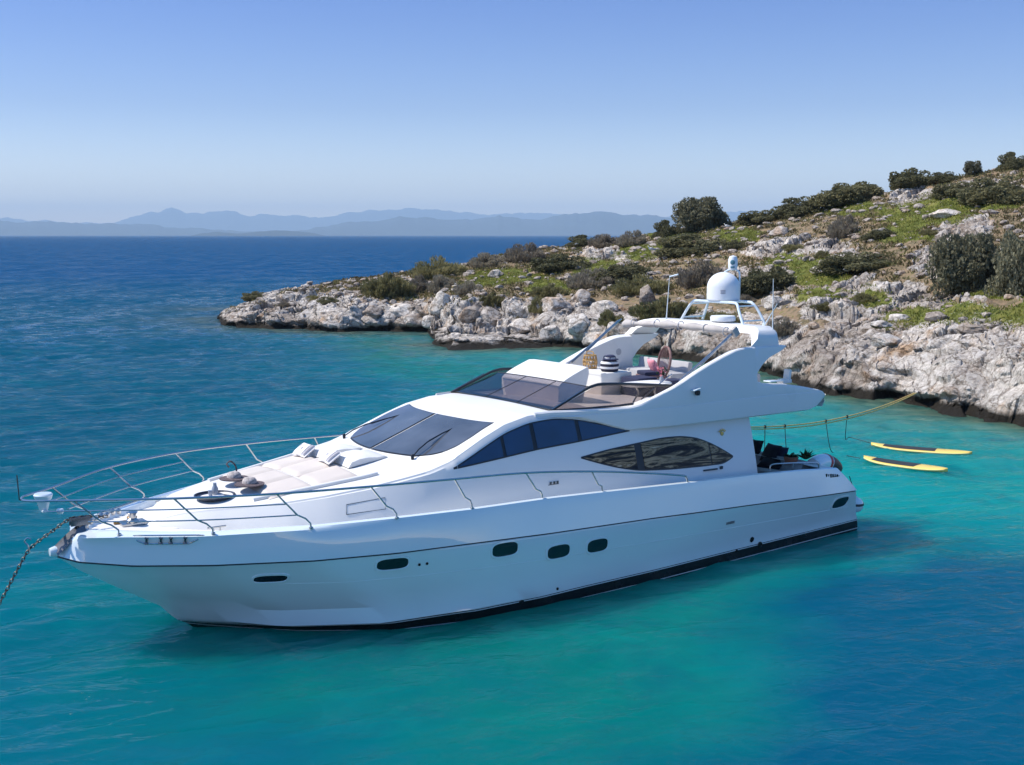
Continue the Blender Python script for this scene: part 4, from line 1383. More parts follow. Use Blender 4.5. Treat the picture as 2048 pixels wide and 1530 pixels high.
# furled white bimini on its folded hoops
rng = random.Random(4)
mb = MB()
rows = []
for t in np.linspace(0, 1, 46):
    y = -1.72 + 3.75 * t
    x = 4.02 + 0.10 * math.sin(t * 3.14)
    z = 4.94 + 0.05 * t + 0.06 * math.sin(math.pi * t)
    r = 0.074 * (1 + 0.26 * math.sin(t * 31) + 0.16 * math.sin(t * 17 + 1)) * (0.75 if t < 0.02 or t > 0.98 else 1)
    rows.append([(x + r * math.cos(a) * 1.15, y, z + r * math.sin(a) * (1.0 + 0.12 * math.sin(a * 5 + t * 25))) for a in np.linspace(0, 2 * math.pi, 15)[:-1]])
mb.grid(rows, closed=True, caps=True)
bim = mb.build('furled_bimini', M['canvas'], yacht, 60)
for t in (0.12, 0.34, 0.56, 0.78, 0.95):
    mb = MB()
    y = -1.72 + 3.75 * t
    mb.tube([(4.08 + 0.10 * math.cos(a), y, 4.97 + 0.06 * math.sin(math.pi * t) + 0.10 * math.sin(a)) for a in np.linspace(0, 2 * math.pi, 15)[:-1]], 0.012, 5, closed=True)
    mb.build('strap', M['grey_fabric'], bim)
for s in (1, -1):
    top = Vector((3.98, 2.0 * s, 5.0))
    for k, (bx, bz, dx) in enumerate(((5.62, 3.98, 0.0), (5.45, 4.04, 0.06), (5.0, 4.28, 0.12))):
        mb = MB()
        b = Vector((bx, 1.98 * s, bz))
        mb.tube([b, b.lerp(top, 0.6) + Vector((0.0, 0, -0.02)), top + Vector((-dx, 0, 0.02 * k))], 0.017, 7)
        mb.build('bimini_hoop', M['steel'], yacht)
mb = MB()
mb.box((3.98, 2.02, 4.98), (0.16, 0.10, 0.22), 0.03, Matrix.Rotation(0.6, 3, 'Y'))
mb.build('hinge_bundle', M['canvas'], yacht)
# slim grab rail that rises from the port screen to the table side
mb = MB()
mb.tube([(6.55, 1.80, 3.63), (5.75, 1.70, 4.02), (5.55, 1.68, 4.10)], 0.014, 6)
mb.build('grab_rail', M['steel'], yacht)

# ------------------------------------------------------------------ bow rail
TOPP = [(18.81, 0.0, 2.69), (18.68, 0.26, 2.70), (18.13, 0.66, 2.71), (16.79, 1.70, 2.76), (15.26, 2.39, 2.77), (13.62, 2.70, 2.75), (11.96, 2.84, 2.71), (10.38, 2.88, 2.65), (8.79, 2.90, 2.50), (7.4, 2.90, 2.31), (6.36, 2.90, 2.14), (6.24, 2.90, 2.08), (6.20, 2.90, 1.97)]
BASE = [(17.44, 0.80, 2.06), (16.14, 1.74, 2.08), (14.66, 2.46, 2.11), (13.17, 2.83, 2.15), (11.64, 2.93, 2.14), (10.02, 2.92, 2.12), (8.53, 2.92, 2.06)]
for s in (1, -1):
    P = [Vector((x, y * s, z)) for x, y, z in TOPP]
    mb = MB()
    mb.tube(smooth_path(P, 6), 0.021, 8)
    rail = mb.build('hand_rail', M['steel'], yacht)
    for i, b in enumerate(BASE):
        t = P[i + 2]
        bb = Vector((b[0], b[1] * s, b[2] - 0.02))
        knee = bb.lerp(t, 0.24) + Vector((-0.05, 0, 0.0))
        mb = MB()
        mb.tube([bb, bb + Vector((0.01, 0, 0.10)), knee + Vector((0, 0, 0.03)), bb.lerp(t, 0.4), t], 0.017, 7)
        mb.lathe([(0.04, 0), (0.04, 0.015), (0.02, 0.03)], bb + Vector((0, 0, 0.015)), 10)
        mb.build('stanchion', M['steel'], yacht)
    for f, end in ((0.70, 2), (0.38, 2)):
        Q = []
        for i in range(end + 1):
            b, t = Vector((BASE[i][0], BASE[i][1] * s, BASE[i][2])), P[i + 2]
            Q.append(b.lerp(t, f))
        q0 = Q[0] + (Q[0] - Q[1]) * (0.42 if f > 0.5 else 0.14)
        q0.y = Q[0].y * (0.42 if f > 0.5 else 0.8)
        mb = MB()
        mb.tube(smooth_path([q0] + Q, 5), 0.012, 6)
        mb.build('guard_rail', M['steel'], yacht)
mb = MB()
mb.tube([(18.84, 0, 2.69), (18.86, 0, 3.12)], 0.010, 6)
mb.build('jack_staff', M['frame_dark'], yacht)
mb = MB()
mb.lathe([(0.05, 2.46), (0.075, 2.50), (0.10, 2.60), (0.145, 2.69), (0.16, 2.74), (0.14, 2.765), (0.0, 2.77)], (18.46, 0.03, 0), 22)
mb.box((18.46, 0.03, 2.47), (0.10, 0.22, 0.04), 0.015)
mb.build('search_lamp', M['gelcoat'], yacht, 40)
mb = MB()
mb.lathe([(0.0, -0.05), (0.05, -0.04), (0.07, 0), (0.05, 0.04), (0.0, 0.05)], (18.25, 0.25, 2.47), 14)
mb.build('rail_end_ball', M['gelcoat'], yacht)

# ------------------------------------------------------------------ foredeck fittings
mb = MB()                                                  # steel stem plate with chain roller
rows = []
for t in np.linspace(0, 1, 8):
    x = 17.80 + 0.50 * t
    z = 2.12 - 0.36 * t ** 1.3
    rows.append([(x, y, z - 0.9 * abs(y) + 0.06) for y in (-0.16, -0.1, 0, 0.1, 0.16)])
mb.grid(rows)
for s in (1, -1):
    mb.box((17.86, 0.05 * s, 2.20), (0.34, 0.014, 0.15), 0.005)
mb.lathe([(0.05, -0.04), (0.035, 0), (0.05, 0.04)], (17.98, 0, 2.20), 12, Matrix.Rotation(math.pi / 2, 3, 'X'))
mb.build('stem_roller', M['fairlead_dark'], yacht)
mb = MB()
mb.lathe([(0.0, 0.10), (0.07, 0.09), (0.10, 0.0), (0.08, -0.09), (0.0, -0.11)], (18.30, 0, 1.72), 14, Matrix.Rotation(math.pi / 2, 3, 'Y'))
mb.build('stem_fender', M['gelcoat'], yacht)
wz = deck_z(16.95) + 0.03
mb = MB()
mb.box((16.95, 0.02, wz + 0.03), (0.46, 0.30, 0.06), 0.015)
wl_ = mb.build('windlass', M['steel'], yacht)
mb = MB()
mb.lathe([(0.09, 0.0), (0.11, 0.05), (0.06, 0.09), (0.07, 0.15), (0.10, 0.19), (0.05, 0.21)], (16.98, 0.10, wz + 0.05), 16)
mb.build('drum', M['steel'], wl_)
mb = MB()
mb.lathe([(0.08, 0.0), (0.09, 0.06), (0.05, 0.10), (0.0, 0.11)], (16.92, -0.10, wz + 0.05), 16)
mb.box((17.1, -0.1, wz + 0.04), (0.3, 0.05, 0.05), 0.012)
mb.build('chain_stopper', M['bronze'], wl_)
for s in (1, -1):
    # mooring recess in the bulwark: a steel-rimmed opening with four posts
    mb = MB()
    xs_ = np.linspace(16.32, 17.26, 12)
    def bul(x, k, off=0.0):
        z = gun_z(x) - 0.005 - 0.135 * k
        p, n = on_hull(x, z, s)
        return p + n * (0.006 + off)
    lo = [bul(x, 1) for x in np.linspace(16.50, 17.12, 10)]
    hi = [bul(x, 0.06) for x in np.linspace(17.26, 16.28, 14)]
    loop = smooth_path(lo + [bul(17.22, 0.6)] + hi + [bul(16.40, 0.55)], 1)
    mb.tube(loop, 0.014, 6, closed=True)
    fl_ = mb.build('fairlead', M['steel'], yacht)
    mb = MB()
    for k0, k1 in ((0.92, 0.1),):
        mb.grid([[bul(x, k, -0.003) for k in (0.10, 0.5, 0.95)] for x in np.linspace(16.5, 17.1, 10)])
    mb.build('recess', M['deck_white'], fl_)
    for x in (16.56, 16.76, 16.90, 17.10):
        mb = MB()
        a, b = bul(x, 0.95, 0.01), bul(x, 0.12, 0.01)
        mb.tube([a, a.lerp(b, 0.15), a.lerp(b, 0.3), a.lerp(b, 0.75), a.lerp(b, 0.85), b], [0.04, 0.034, 0.018, 0.018, 0.032, 0.035], 8)
        mb.build('post', M['fairlead_dark'], fl_)
    mb = MB()                                              # deck cleat
    cx, cy = 15.9, 1.30
    mb.tube([(cx - 0.17, cy * s, deck_z(cx) + 0.11), (cx + 0.17, cy * s, deck_z(cx) + 0.11)], 0.018, 7)
    for d in (-0.06, 0.06):
        mb.tube([(cx + d, cy * s, deck_z(cx)), (cx + d, cy * s, deck_z(cx) + 0.11)], 0.018, 7)
    mb.build('cleat', M['steel'], yacht)
for k in range(7):                                         # small fittings by the far rail
    mb = MB()
    x = 16.9 + 0.14 * k
    mb.lathe([(0.05, -0.03), (0.06, 0.02), (0.03, 0.07), (0.0, 0.08)], (x, -(gun_y(x) - 0.2), deck_z(x) + 0.07 + 0.02 * (k % 2)), 8)
    mb.build('deck_fitting', M['steel'], yacht)
mb = MB()
mb.lathe([(0.16, 0), (0.16, 0.012), (0.10, 0.018), (0, 0.018)], (16.35, 0.55, deck_z(16.35) + 0.02), 18)
mb.build('deck_hatch', M['deck_white'], yacht)

# sun pad on the coachroof: three quilted pieces in a shallow coaming, white wedge head rests
def pad(x0, x1, y0, y1, th, name, mat):
    mb = MB()
    rows_t, nx, ny = [], 14, 10
    for i, u in enumerate(np.linspace(0, 1, nx)):
        r = []
        for j, v in enumerate(np.linspace(0, 1, ny)):
            x = x0 + (x1 - x0) * u
            lim = s_y(x) * 0.86
            y = max(-lim, min(lim, y0 + (y1 - y0) * v))
            e_ = min(u, 1 - u, v, 1 - v)
            r.append(on_top(x, y, 0.0) + Vector((0, 0, 0.006 + th * min(1.0, (e_ / 0.09)) ** 0.5)))
        rows_t.append(r)
    mb.grid(rows_t)
    return mb.build(name, mat, yacht, 60)
for x0, x1 in ((13.10, 13.94), (13.97, 14.86)):
    for y0, y1 in ((-1.30, -0.44), (-0.42, 0.42), (0.44, 1.30)):
        pad(x0, x1, y0 * ip(x0, [13, 15], [1, 0.86]), y1 * ip(x0, [13, 15], [1, 0.86]), 0.045, 'sun_pad', M['pad'])
mb = MB()                                                  # coaming round the pad
for s in (1, -1):
    P = [on_top(x, s * min(ip(x, [12.9, 15.1], [1.48, 1.05]), s_y(x) * 0.9), 0.02) for x in np.linspace(12.8, 15.1, 14)]
    mb.tube(P, 0.045, 8)
mb.build('pad_coaming', M['deck_white'], yacht, 60)
for yc in (0.45, -0.55):
    mb = MB()
    rows = []
    for v in np.linspace(-1, 1, 9):
        y = yc + 0.36 * v
        z0 = on_top(12.55, y).z
        e_ = 1 - 0.35 * abs(v) ** 4
        rows.append([(13.05, y, on_top(13.05, y).z + 0.02), (12.98, y, z0 + 0.07 * e_), (12.80, y, z0 + 0.14 * e_), (12.60, y, z0 + 0.16 * e_), (12.42, y, z0 + 0.13 * e_), (12.25, y, on_top(12.25, y).z + 0.05), (12.18, y, on_top(12.18, y).z)])
    mb.grid(rows)
    for r in (rows[0], rows[-1]):
        mb.add(r, [tuple(range(len(r)))])
    mb.build('head_rest', M['deck_white'], yacht, 40)

# ------------------------------------------------------------------ cockpit
mb = MB()
mb.box((3.485, 0, 2.1), (0.02, 3.2, 1.7), 0.004)
mb.build('saloon_door', M['glass_blue'], yacht)
mb = MB()
rows = []
for y in np.linspace(-2.0, 2.0, 15):
    x = 1.35 + 0.10 * (y / 2) ** 2
    rows.append([(x + 0.62, y, 1.22), (x + 0.62, y, 1.46), (x + 0.56, y, 1.50), (x + 0.22, y, 1.50), (x + 0.16, y, 1.68), (x + 0.08, y, 1.76), (x - 0.06, y, 1.76), (x - 0.14, y, 1.68), (x - 0.18, y, 1.22)])
mb.grid(rows)
for r in (rows[0], rows[-1]):
    mb.add(r, [tuple(range(len(r)))])
mb.build('cockpit_sofa', M['grey_fabric'], yacht, 40)
mb = MB()
mb.box((2.7, 0.3, 1.62), (0.7, 1.3, 0.04), 0.015)
tb2 = mb.build('cockpit_table', M['teak'], yacht)
mb = MB()
mb.tube([(2.7, 0.3, 1.2), (2.7, 0.3, 1.6)], 0.05, 10)
mb.build('leg', M['steel'], tb2)
mb = MB()
P = [(3.35, 2.58, 1.86), (3.3, 2.58, 1.98), (2.9, 2.60, 1.97), (2.1, 2.60, 1.90), (1.75, 2.58, 1.85), (1.70, 2.58, 1.72)]
mb.tube(smooth_path(P, 4), 0.017, 7)
mb.tube([(2.6, 2.58, 1.76), (2.6, 2.60, 1.94)], 0.015, 6)
mb.build('cockpit_rail', M['steel'], yacht)
mb = MB()                                                   # stern quarter deck
rows = []
for x in np.linspace(1.12, 1.62, 5):
    w = gun_y(x) - 0.14
    rows.append([(x, w * t, gun_z(x) + 0.0 + 0.02 * (1 - t * t)) for t in np.linspace(-1, 1, 9)])
mb.grid(rows)
mb.build('stern_deck', M['deck_white'], yacht)
mb = MB()                                                   # dark plate of lettering on the quarter
for k, (w, h) in enumerate(((0.05, 0.075), (0.03, 0.06), (0.055, 0.075), (0.05, 0.07), (0.03, 0.075), (0.05, 0.06))):
    p, n = on_hull(1.32 - 0.085 * k + 0.30, gun_z(1.2) - 0.10 - 0.012 * k)
    mb.box(p + n * 0.004, (w, 0.012, h), 0.004)
p, n = on_hull(1.40, gun_z(1.2) - 0.165)
mb.box(p + n * 0.004, (0.5, 0.012, 0.018), 0.003)
mb.build('name_lettering', M['antifoul'], yacht)
# ------------------------------------------------------------------ things lying on the yacht
def thing(name, label, cat, loc, rz=0.0, group=None):
    return tag(empty(name, loc, rz), label, cat, group)
def aboard(x, y, z, turn=0.0):
    return at_yacht(x, y, z), YACHT_R + turn

def top_of(x, y):
    h, n, _, _ = HOUSE_BVH.ray_cast(Vector((x, y, 6)), Vector((0, 0, -1)))
    return h.z

# two printed pillows against the head rests
def pillow(name, x, y, z, turn, label, mats, size=(0.36, 0.54, 0.13), lean=0.6, prints=True, group=None, cat='pillow'):
    loc, rz = aboard(x, y, z, turn)
    t = thing(name, label, cat, loc, rz, group)
    mb = MB()
    R = Matrix.Rotation(lean, 3, 'Y')
    rows_a, rows_b = [], []
    n = 12
    def P(u, v, side):
        e = (1 - abs(u) ** 3.2) * (1 - abs(v) ** 3.2)
        pin = 1 - 0.07 * (1 - abs(u)) * abs(v) - 0.07 * (1 - abs(v)) * abs(u)
        return R @ Vector((u * size[0] / 2 * pin, v * size[1] / 2 * pin, side * size[2] / 2 * max(0.0, e) ** 0.55))
    q = np.linspace(-1, 1, n)
    mb.grid([[P(u, v, 1) for v in q] for u in q])
    mb.grid([[P(u, v, -1) for v in q] for u in q])
    mb.build('cover', mats[0], t, 70)
    if prints:
        for (u0, u1, v0, v1) in ((-0.45, -0.2, -0.62, -0.5), (-0.1, 0.2, -0.12, 0.04), (-0.85, 0.85, 0.50, 0.56), (-0.85, 0.85, 0.62, 0.66), (-0.85, 0.85, 0.74, 0.90)):
            m2 = MB()
            m2.grid([[P(u, v, 1) + R @ Vector((0, 0, 0.004)) for v in np.linspace(v0, v1, 4)] for u in np.linspace(u0, u1, 8)])
            m2.build('print', mats[1], t, 60)
    return t
pillow('pillow', 13.16, -0.86, top_of(13.16, -0.86) + 0.16, 0.05, 'white printed pillow on the sun pad, farther from the near rail', (M['linen'], M['linen_print']), group='printed pillows on the sun pad')
pillow('pillow', 13.14, 0.22, top_of(13.14, 0.22) + 0.16, -0.06, 'white printed pillow on the sun pad nearest the windscreen wiper', (M['linen'], M['linen_print']), group='printed pillows on the sun pad')

# dark round tray with bottle and glass
tz = top_of(15.55, 0.36) + 0.03
loc, rz = aboard(15.55, 0.36, tz)
t = thing('serving_tray', 'round dark patterned tray on the foredeck ahead of the sun pad', 'tray', loc, rz)
mb = MB()
mb.lathe([(0.0, -0.03), (0.30, -0.03), (0.36, 0.0), (0.37, 0.03), (0.35, 0.035), (0.33, 0.0), (0.0, -0.005)], (0, 0, 0), 32)
mb.build('dish', M['tray'], t, 50)
mb = MB()
mb.lathe([(0.20, -0.002), (0.22, 0.004), (0.10, 0.006), (0.0, 0.004)], (0.05, 0.02, 0), 20)
mb.build('plate', M['linen'], t, 50)
def vessel(name, x, y, prof, mat, label, cat):
    loc, rz = aboard(x, y, tz)
    mb = MB()
    mb.lathe(prof, (0, 0, 0), 18)
    o = mb.build(name, mat, None, 50)
    o.location, o.rotation_euler = loc, (0, 0, rz)
    tag(o, label, cat)
    return o
vessel('carafe', 15.50, 0.26, [(0.05, 0.006), (0.06, 0.03), (0.058, 0.12), (0.035, 0.17), (0.03, 0.21), (0.036, 0.22), (0.0, 0.22)], M['glass_bottle'], 'smoky glass carafe standing on the round tray', 'carafe')
vessel('tumbler', 15.62, 0.34, [(0.034, 0.006), (0.04, 0.05), (0.042, 0.11), (0.036, 0.11), (0.0, 0.10)], M['glass_bottle'], 'short glass tumbler on the round tray beside the carafe', 'tumbler')

# two straw hats on the pad's front end
def hat(x, y, label, strap):
    loc, rz = aboard(x, y, top_of(x, y) + 0.10, 0.4)
    t = thing('sun_hat', label, 'hat', loc, rz, 'straw hats on the sun pad')
    mb = MB()
    mb.lathe([(0.11, 0.02), (0.20, 0.0), (0.27, 0.015), (0.275, 0.035), (0.20, 0.03), (0.13, 0.05)], (0, 0, 0), 26)
    mb.build('brim', M['straw_dark'], t, 60)
    mb = MB()
    mb.lathe([(0.135, 0.045), (0.13, 0.10), (0.10, 0.14), (0.05, 0.155), (0.0, 0.155)], (0, 0, 0), 24)
    mb.build('crown', M['straw_pale'], t, 60)
    if strap:
        mb = MB()
        mb.tube(smooth_path([(-0.18, -0.12, 0.03), (-0.26, -0.20, 0.18), (-0.20, -0.27, 0.29), (-0.08, -0.26, 0.26), (-0.08, -0.2, 0.20)], 5), 0.016, 6)
        mb.build('chin_strap', M['straw_dark'], t)
hat(14.95, -0.16, 'dark patterned straw hat with a curled strap, farther from the near rail', True)
hat(14.92, 0.48, 'dark patterned straw hat without strap, next to the tray side rail', False)

# flybridge things
loc, rz = aboard(5.33, -1.42, 3.945)
t = thing('wicker_lantern', 'golden woven wicker lantern on the flybridge seat', 'lantern', loc, rz)
mb = MB()
for k in range(12):
    a = 2 * math.pi * k / 12
    mb.tube([(0.15 * math.cos(a), 0.15 * math.sin(a), 0.0), (0.17 * math.cos(a + 0.2), 0.17 * math.sin(a + 0.2), 0.15), (0.14 * math.cos(a + 0.4), 0.14 * math.sin(a + 0.4), 0.31)], 0.014, 5)
for z, r in ((0.01, 0.155), (0.11, 0.168), (0.20, 0.165), (0.31, 0.145)):
    mb.tube([(r * math.cos(a), r * math.sin(a), z) for a in np.linspace(0, 2 * math.pi, 21)[:-1]], 0.016, 5, closed=True)
mb.lathe([(0.0, 0.0), (0.15, 0.0), (0.15, 0.012), (0.0, 0.012)], (0, 0, 0), 18)
mb.build('basket', M['wicker'], t, 50)
mb = MB()
mb.lathe([(0.05, 0.012), (0.05, 0.16), (0.01, 0.17), (0.0, 0.18)], (0, 0, 0), 14)
mb.build('candle', M['linen'], t, 50)
mb = MB()
mb.tube(smooth_path([(0, -0.14, 0.31), (0, -0.10, 0.40), (0, 0.10, 0.40), (0, 0.14, 0.31)], 5), 0.012, 5)
mb.build('handle', M['wicker'], t, 50)

loc, rz = aboard(5.36, -0.66, 3.945)
t = thing('striped_bag', 'black and white striped beach bag on the white seat corner', 'bag', loc, rz)
mb = MB()
mb.lathe([(0.0, 0.0), (0.19, 0.0), (0.215, 0.05), (0.22, 0.18), (0.20, 0.23), (0.14, 0.26), (0.0, 0.26)], (0, 0, 0), 26)
mb.build('body', M['striped_bag'], t, 50)
mb = MB()
for s in (-1, 1):
    mb.tube(smooth_path([(-0.09, 0.1 * s, 0.25), (-0.07, 0.12 * s, 0.34), (0.07, 0.12 * s, 0.34), (0.09, 0.1 * s, 0.25)], 5), 0.012, 5)
mb.build('handle', M['navy'], t, 50)
loc, rz = aboard(5.36, -0.63, 4.205)
o = MB().lathe([(0.0, 0.0), (0.13, 0.0), (0.19, 0.015), (0.19, 0.03), (0.12, 0.04), (0.115, 0.10), (0.07, 0.125), (0.0, 0.125)], (0, 0, 0), 24)
t = thing('cap_hat', 'small dark hat with pale band on top of the striped bag', 'hat', loc, rz)
o.build('felt', M['navy'], t, 50)
mb = MB()
mb.lathe([(0.118, 0.04), (0.122, 0.045), (0.120, 0.07), (0.116, 0.07)], (0, 0, 0), 24)
mb.build('band', M['linen'], t, 50)

# round-backed rattan chair with flowered cushion
loc, rz = aboard(4.25, -0.42, 3.385, -0.35)
t = thing('rattan_chair', 'brown round-backed rattan chair on the flybridge', 'chair', loc, rz)
mb = MB()
for (dx, dy) in ((-0.24, -0.26), (-0.24, 0.26), (0.24, -0.26), (0.24, 0.26)):
    mb2 = MB()
    mb2.tube([(dx, dy, 0), (dx * 0.92, dy * 0.92, 0.40)], 0.022, 7)
    mb2.build('leg', M['rattan'], t)
mb.box((0, 0, 0.40), (0.58, 0.60, 0.05), 0.015)
mb.build('seat', M['rattan'], t)
mb = MB()
mb.box((0.02, 0, 0.47), (0.52, 0.54, 0.10), 0.035)
mb.build('seat_cushion', M['navy'], t)
mb = MB()
mb.tube([(-0.26 - 0.12 * (0.5 + 0.5 * math.sin(a)), 0.36 * math.cos(a), 0.72 + 0.36 * math.sin(a)) for a in np.linspace(-0.85, math.pi + 0.85, 26)], 0.03, 8)
for k in range(-4, 5):
    y = 0.075 * k
    zt = 0.72 + math.sqrt(max(0, 0.36 ** 2 - y * y)) * 0.97
    mb.tube([(-0.27, y * 0.9, 0.42), (-0.33, y, 0.72), (-0.37, y, zt)], 0.009, 5)
mb.build('backrest', M['rattan'], t)
pc = pillow('cushion', 4.22, -0.40, 4.02, -0.35, 'pink flowered cushion in the round rattan chair', (M['pink'], M['rattan']), (0.36, 0.42, 0.15), -1.15, False, None, 'cushion')

loc, rz = aboard(5.62, 1.42, 3.90)
t = thing('flower_vase', 'small vase of pink flowers on the white flybridge table', 'flower vase', loc, rz)
mb = MB()
mb.lathe([(0.03, 0.0), (0.05, 0.03), (0.045, 0.10), (0.03, 0.14), (0.035, 0.155), (0.0, 0.14)], (0, 0, 0), 14)
mb.build('vase', M['glass_bottle'], t, 50)
rng = random.Random(3)
mb, mg = MB(), MB()
for k in range(26):
    a, r, z = rng.uniform(0, 6.28), rng.uniform(0, 0.12), rng.uniform(0.16, 0.34)
    q = Vector((r * math.cos(a), r * math.sin(a), z))
    tgt = mb if k % 3 else mg
    for j in range(3):
        d = Vector((rng.uniform(-1, 1), rng.uniform(-1, 1), rng.uniform(-0.6, 1))).normalized()
        e = d.orthogonal().normalized() * 0.032
        f = d.cross(e).normalized() * 0.032
        tgt.add([q + e, q + f + d * 0.01, q - e, q - f + d * 0.01], [(0, 1, 2, 3)])
    mg.tube([(0, 0, 0.10), q], 0.003, 4)
mb.build('petals', M['pink'], t, 0)
mg.build('stems', M['plant_green'], t, 0)

# cockpit cushions, plant, towing toy
pillow('cushion', 1.40, 0.28, 1.86, 0.1, 'black cushion on the cockpit sofa beside the saloon corner', (M['ink'], M['ink']), (0.40, 0.44, 0.17), 1.15, False, 'black cockpit cushions', 'cushion')
pillow('cushion', 1.46, 0.86, 1.80, -0.15, 'largest black cushion, tilted, in the middle of the cockpit sofa', (M['ink'], M['ink']), (0.50, 0.54, 0.18), 1.0, False, 'black cockpit cushions', 'cushion')
pillow('cushion', 1.62, 1.05, 1.60, 0.3, 'black cushion lying flat on the cockpit sofa seat below the others', (M['ink'], M['ink']), (0.5, 0.62, 0.2), 0.35, False, 'black cockpit cushions', 'cushion')
pillow('cushion', 1.33, 1.10, 1.82, 0.0, 'slate blue cushion leaning behind the big black cushion', (M['navy'], M['navy']), (0.34, 0.36, 0.14), 1.2, False, None, 'cushion')
loc, rz = aboard(1.30, 1.75, gun_z(1.3) + 0.02)
t = thing('potted_plant', 'potted plant with upright dark leaves on the stern deck', 'plant', loc, rz)
mb = MB()
mb.lathe([(0.14, 0.0), (0.17, 0.10), (0.18, 0.14), (0.16, 0.15), (0.0, 0.13)], (0.28, -0.12, 0), 18)
mb.build('pot', M['terracotta'], t, 50)
rng = random.Random(8)
mb = MB()
for k in range(90):
    a = rng.uniform(0, 6.28)
    big = k < 45
    base = Vector((0.0, 0.08, 0.05)) if big else Vector((0.28, -0.12, 0.12))
    l = rng.uniform(0.16, 0.34) if big else rng.uniform(0.10, 0.2)
    up = rng.uniform(0.6, 2.2) if big else rng.uniform(0.2, 0.9)
    d = Vector((math.cos(a), math.sin(a), up)).normalized()
    s = d.cross(Vector((0, 0, 1))).normalized() * rng.uniform(0.02, 0.045)
    b = base + d * l * 0.2
    m_ = base + d * l * 0.65
    e = base + d * l + Vector((math.cos(a), math.sin(a), -0.6)) * 0.04
    mb.add([b - s * 0.5, b + s * 0.5, m_ + s, e, m_ - s], [(0, 1, 2, 3, 4)])
mb.build('foliage', M['plant_green'], t, 0)
loc, rz = aboard(0.78, 1.95, 1.52, 0.12)
t = thing('towable_tube', 'red and white inflatable tube hanging over the stern corner', 'inflatable tube', loc, rz)
def toy(a0, a1, mat, nm, r=0.20):
    mb = MB()
    P = []
    for a in np.linspace(a0, a1, 12):
        P.append((0.10 - 0.85 * a, 0.0, 0.16 - 0.42 * a * a))
    rr = [r * min(1.0, math.sqrt(max(0.02, 1 - max(0, abs(x / 1.0) * 1.9 - 0.95) ** 2))) for x in np.linspace(a0, a1, 12)]
    mb.tube(P, rr, 16)
    mb.build(nm, mat, t, 60)
toy(-0.36, 0.30, M['gelcoat'], 'shell')
toy(0.16, 0.26, M['red'], 'red_band', 0.207)
toy(0.30, 0.78, M['dark_red'], 'dark_nose', 0.195)
mb = MB()
mb.tube(smooth_path([(-0.5, 0.02, -0.12), (-0.54, 0.03, -0.5), (-0.50, 0.04, -1.0), (-0.52, 0.04, -1.45)], 4), 0.012, 5)
mb.build('tether', M['cord'], t)
loc, rz = aboard(-0.13, 2.22, 0.55, 0.0)
t = thing('ball_fender', 'round white fender hanging at the stern corner near the water', 'fender', loc, rz)
mb = MB()
mb.lathe([(0.03, 0.21)] + [(0.19 * math.cos(a), 0.19 * math.sin(a)) for a in np.linspace(1.4, -1.5, 14)] + [(0.0, -0.19)], (0, 0, 0), 22)
mb.build('ball', M['gelcoat'], t, 60)
mb = MB()
mb.lathe([(0.192, 0.05), (0.196, 0.03), (0.196, 0.0), (0.192, -0.01)], (0, 0, 0), 22)
mb.build('band', M['rubber'], t, 60)
mb = MB()
mb.tube([(0, 0, 0.2), (0.3, 0.02, 0.75)], 0.010, 5)
mb.build('lanyard', M['cord'], t)

# ------------------------------------------------------------------ anchor chain, mooring lines, leashes
def chain(name, path, label):
    path = smooth_path(path, 8)
    L = [0.0]
    for a, b in zip(path, path[1:]):
        L.append(L[-1] + (b - a).length)
    def at(l):
        return Vector([float(np.interp(l, L, [p[k] for p in path])) for k in range(3)])
    mb = MB()
    n = int(L[-1] / 0.066)
    for k in range(n):
        p, q = at(L[-1] * (k + 0.2) / n), at(L[-1] * (k + 0.8) / n)
        d = (q - p).normalized()
        s = d.cross(Vector((0, 0, 1))).normalized()
        u = s.cross(d)
        w = s if k % 2 else u
        c = (p + q) / 2
        mb.tube([c + d * 0.050 * math.cos(x) + w * 0.024 * math.sin(x) for x in np.linspace(0, 2 * math.pi, 11)[:-1]], 0.0085, 5, closed=True)
    o = mb.build(name, M['chain'], None, 60, weld=False)
    tag(o, label, 'chain')
    return o
CH = [at_yacht(x, y, z) for x, y, z in ((17.4, 0.03, 2.22), (17.98, 0, 2.26), (18.30, 0.0, 2.10), (18.62, 0.0, 1.90), (18.78, 0, 1.74), (19.12, 0, 1.17), (19.55, 0, 0.45), (19.9, 0, -0.3))]
chain('anchor_chain', CH, 'dark anchor chain slanting from the bow roller into the sea')
mb = MB()                                                   # chain hook on the bend
hk = at_yacht(18.72, 0.0, 1.83)
mb.tube(smooth_path([hk + Vector((0, 0, -0.05)), hk + Vector((-0.02, 0, 0.06)), hk + Vector((-0.07, 0, 0.13)), hk + Vector((-0.02, 0, 0.19)), hk + Vector((0.04, 0, 0.16))], 5), 0.014, 6)
tag(mb.build('chain_hook', M['steel'], None), 'small steel chain hook on the bend of the anchor chain', 'hook')

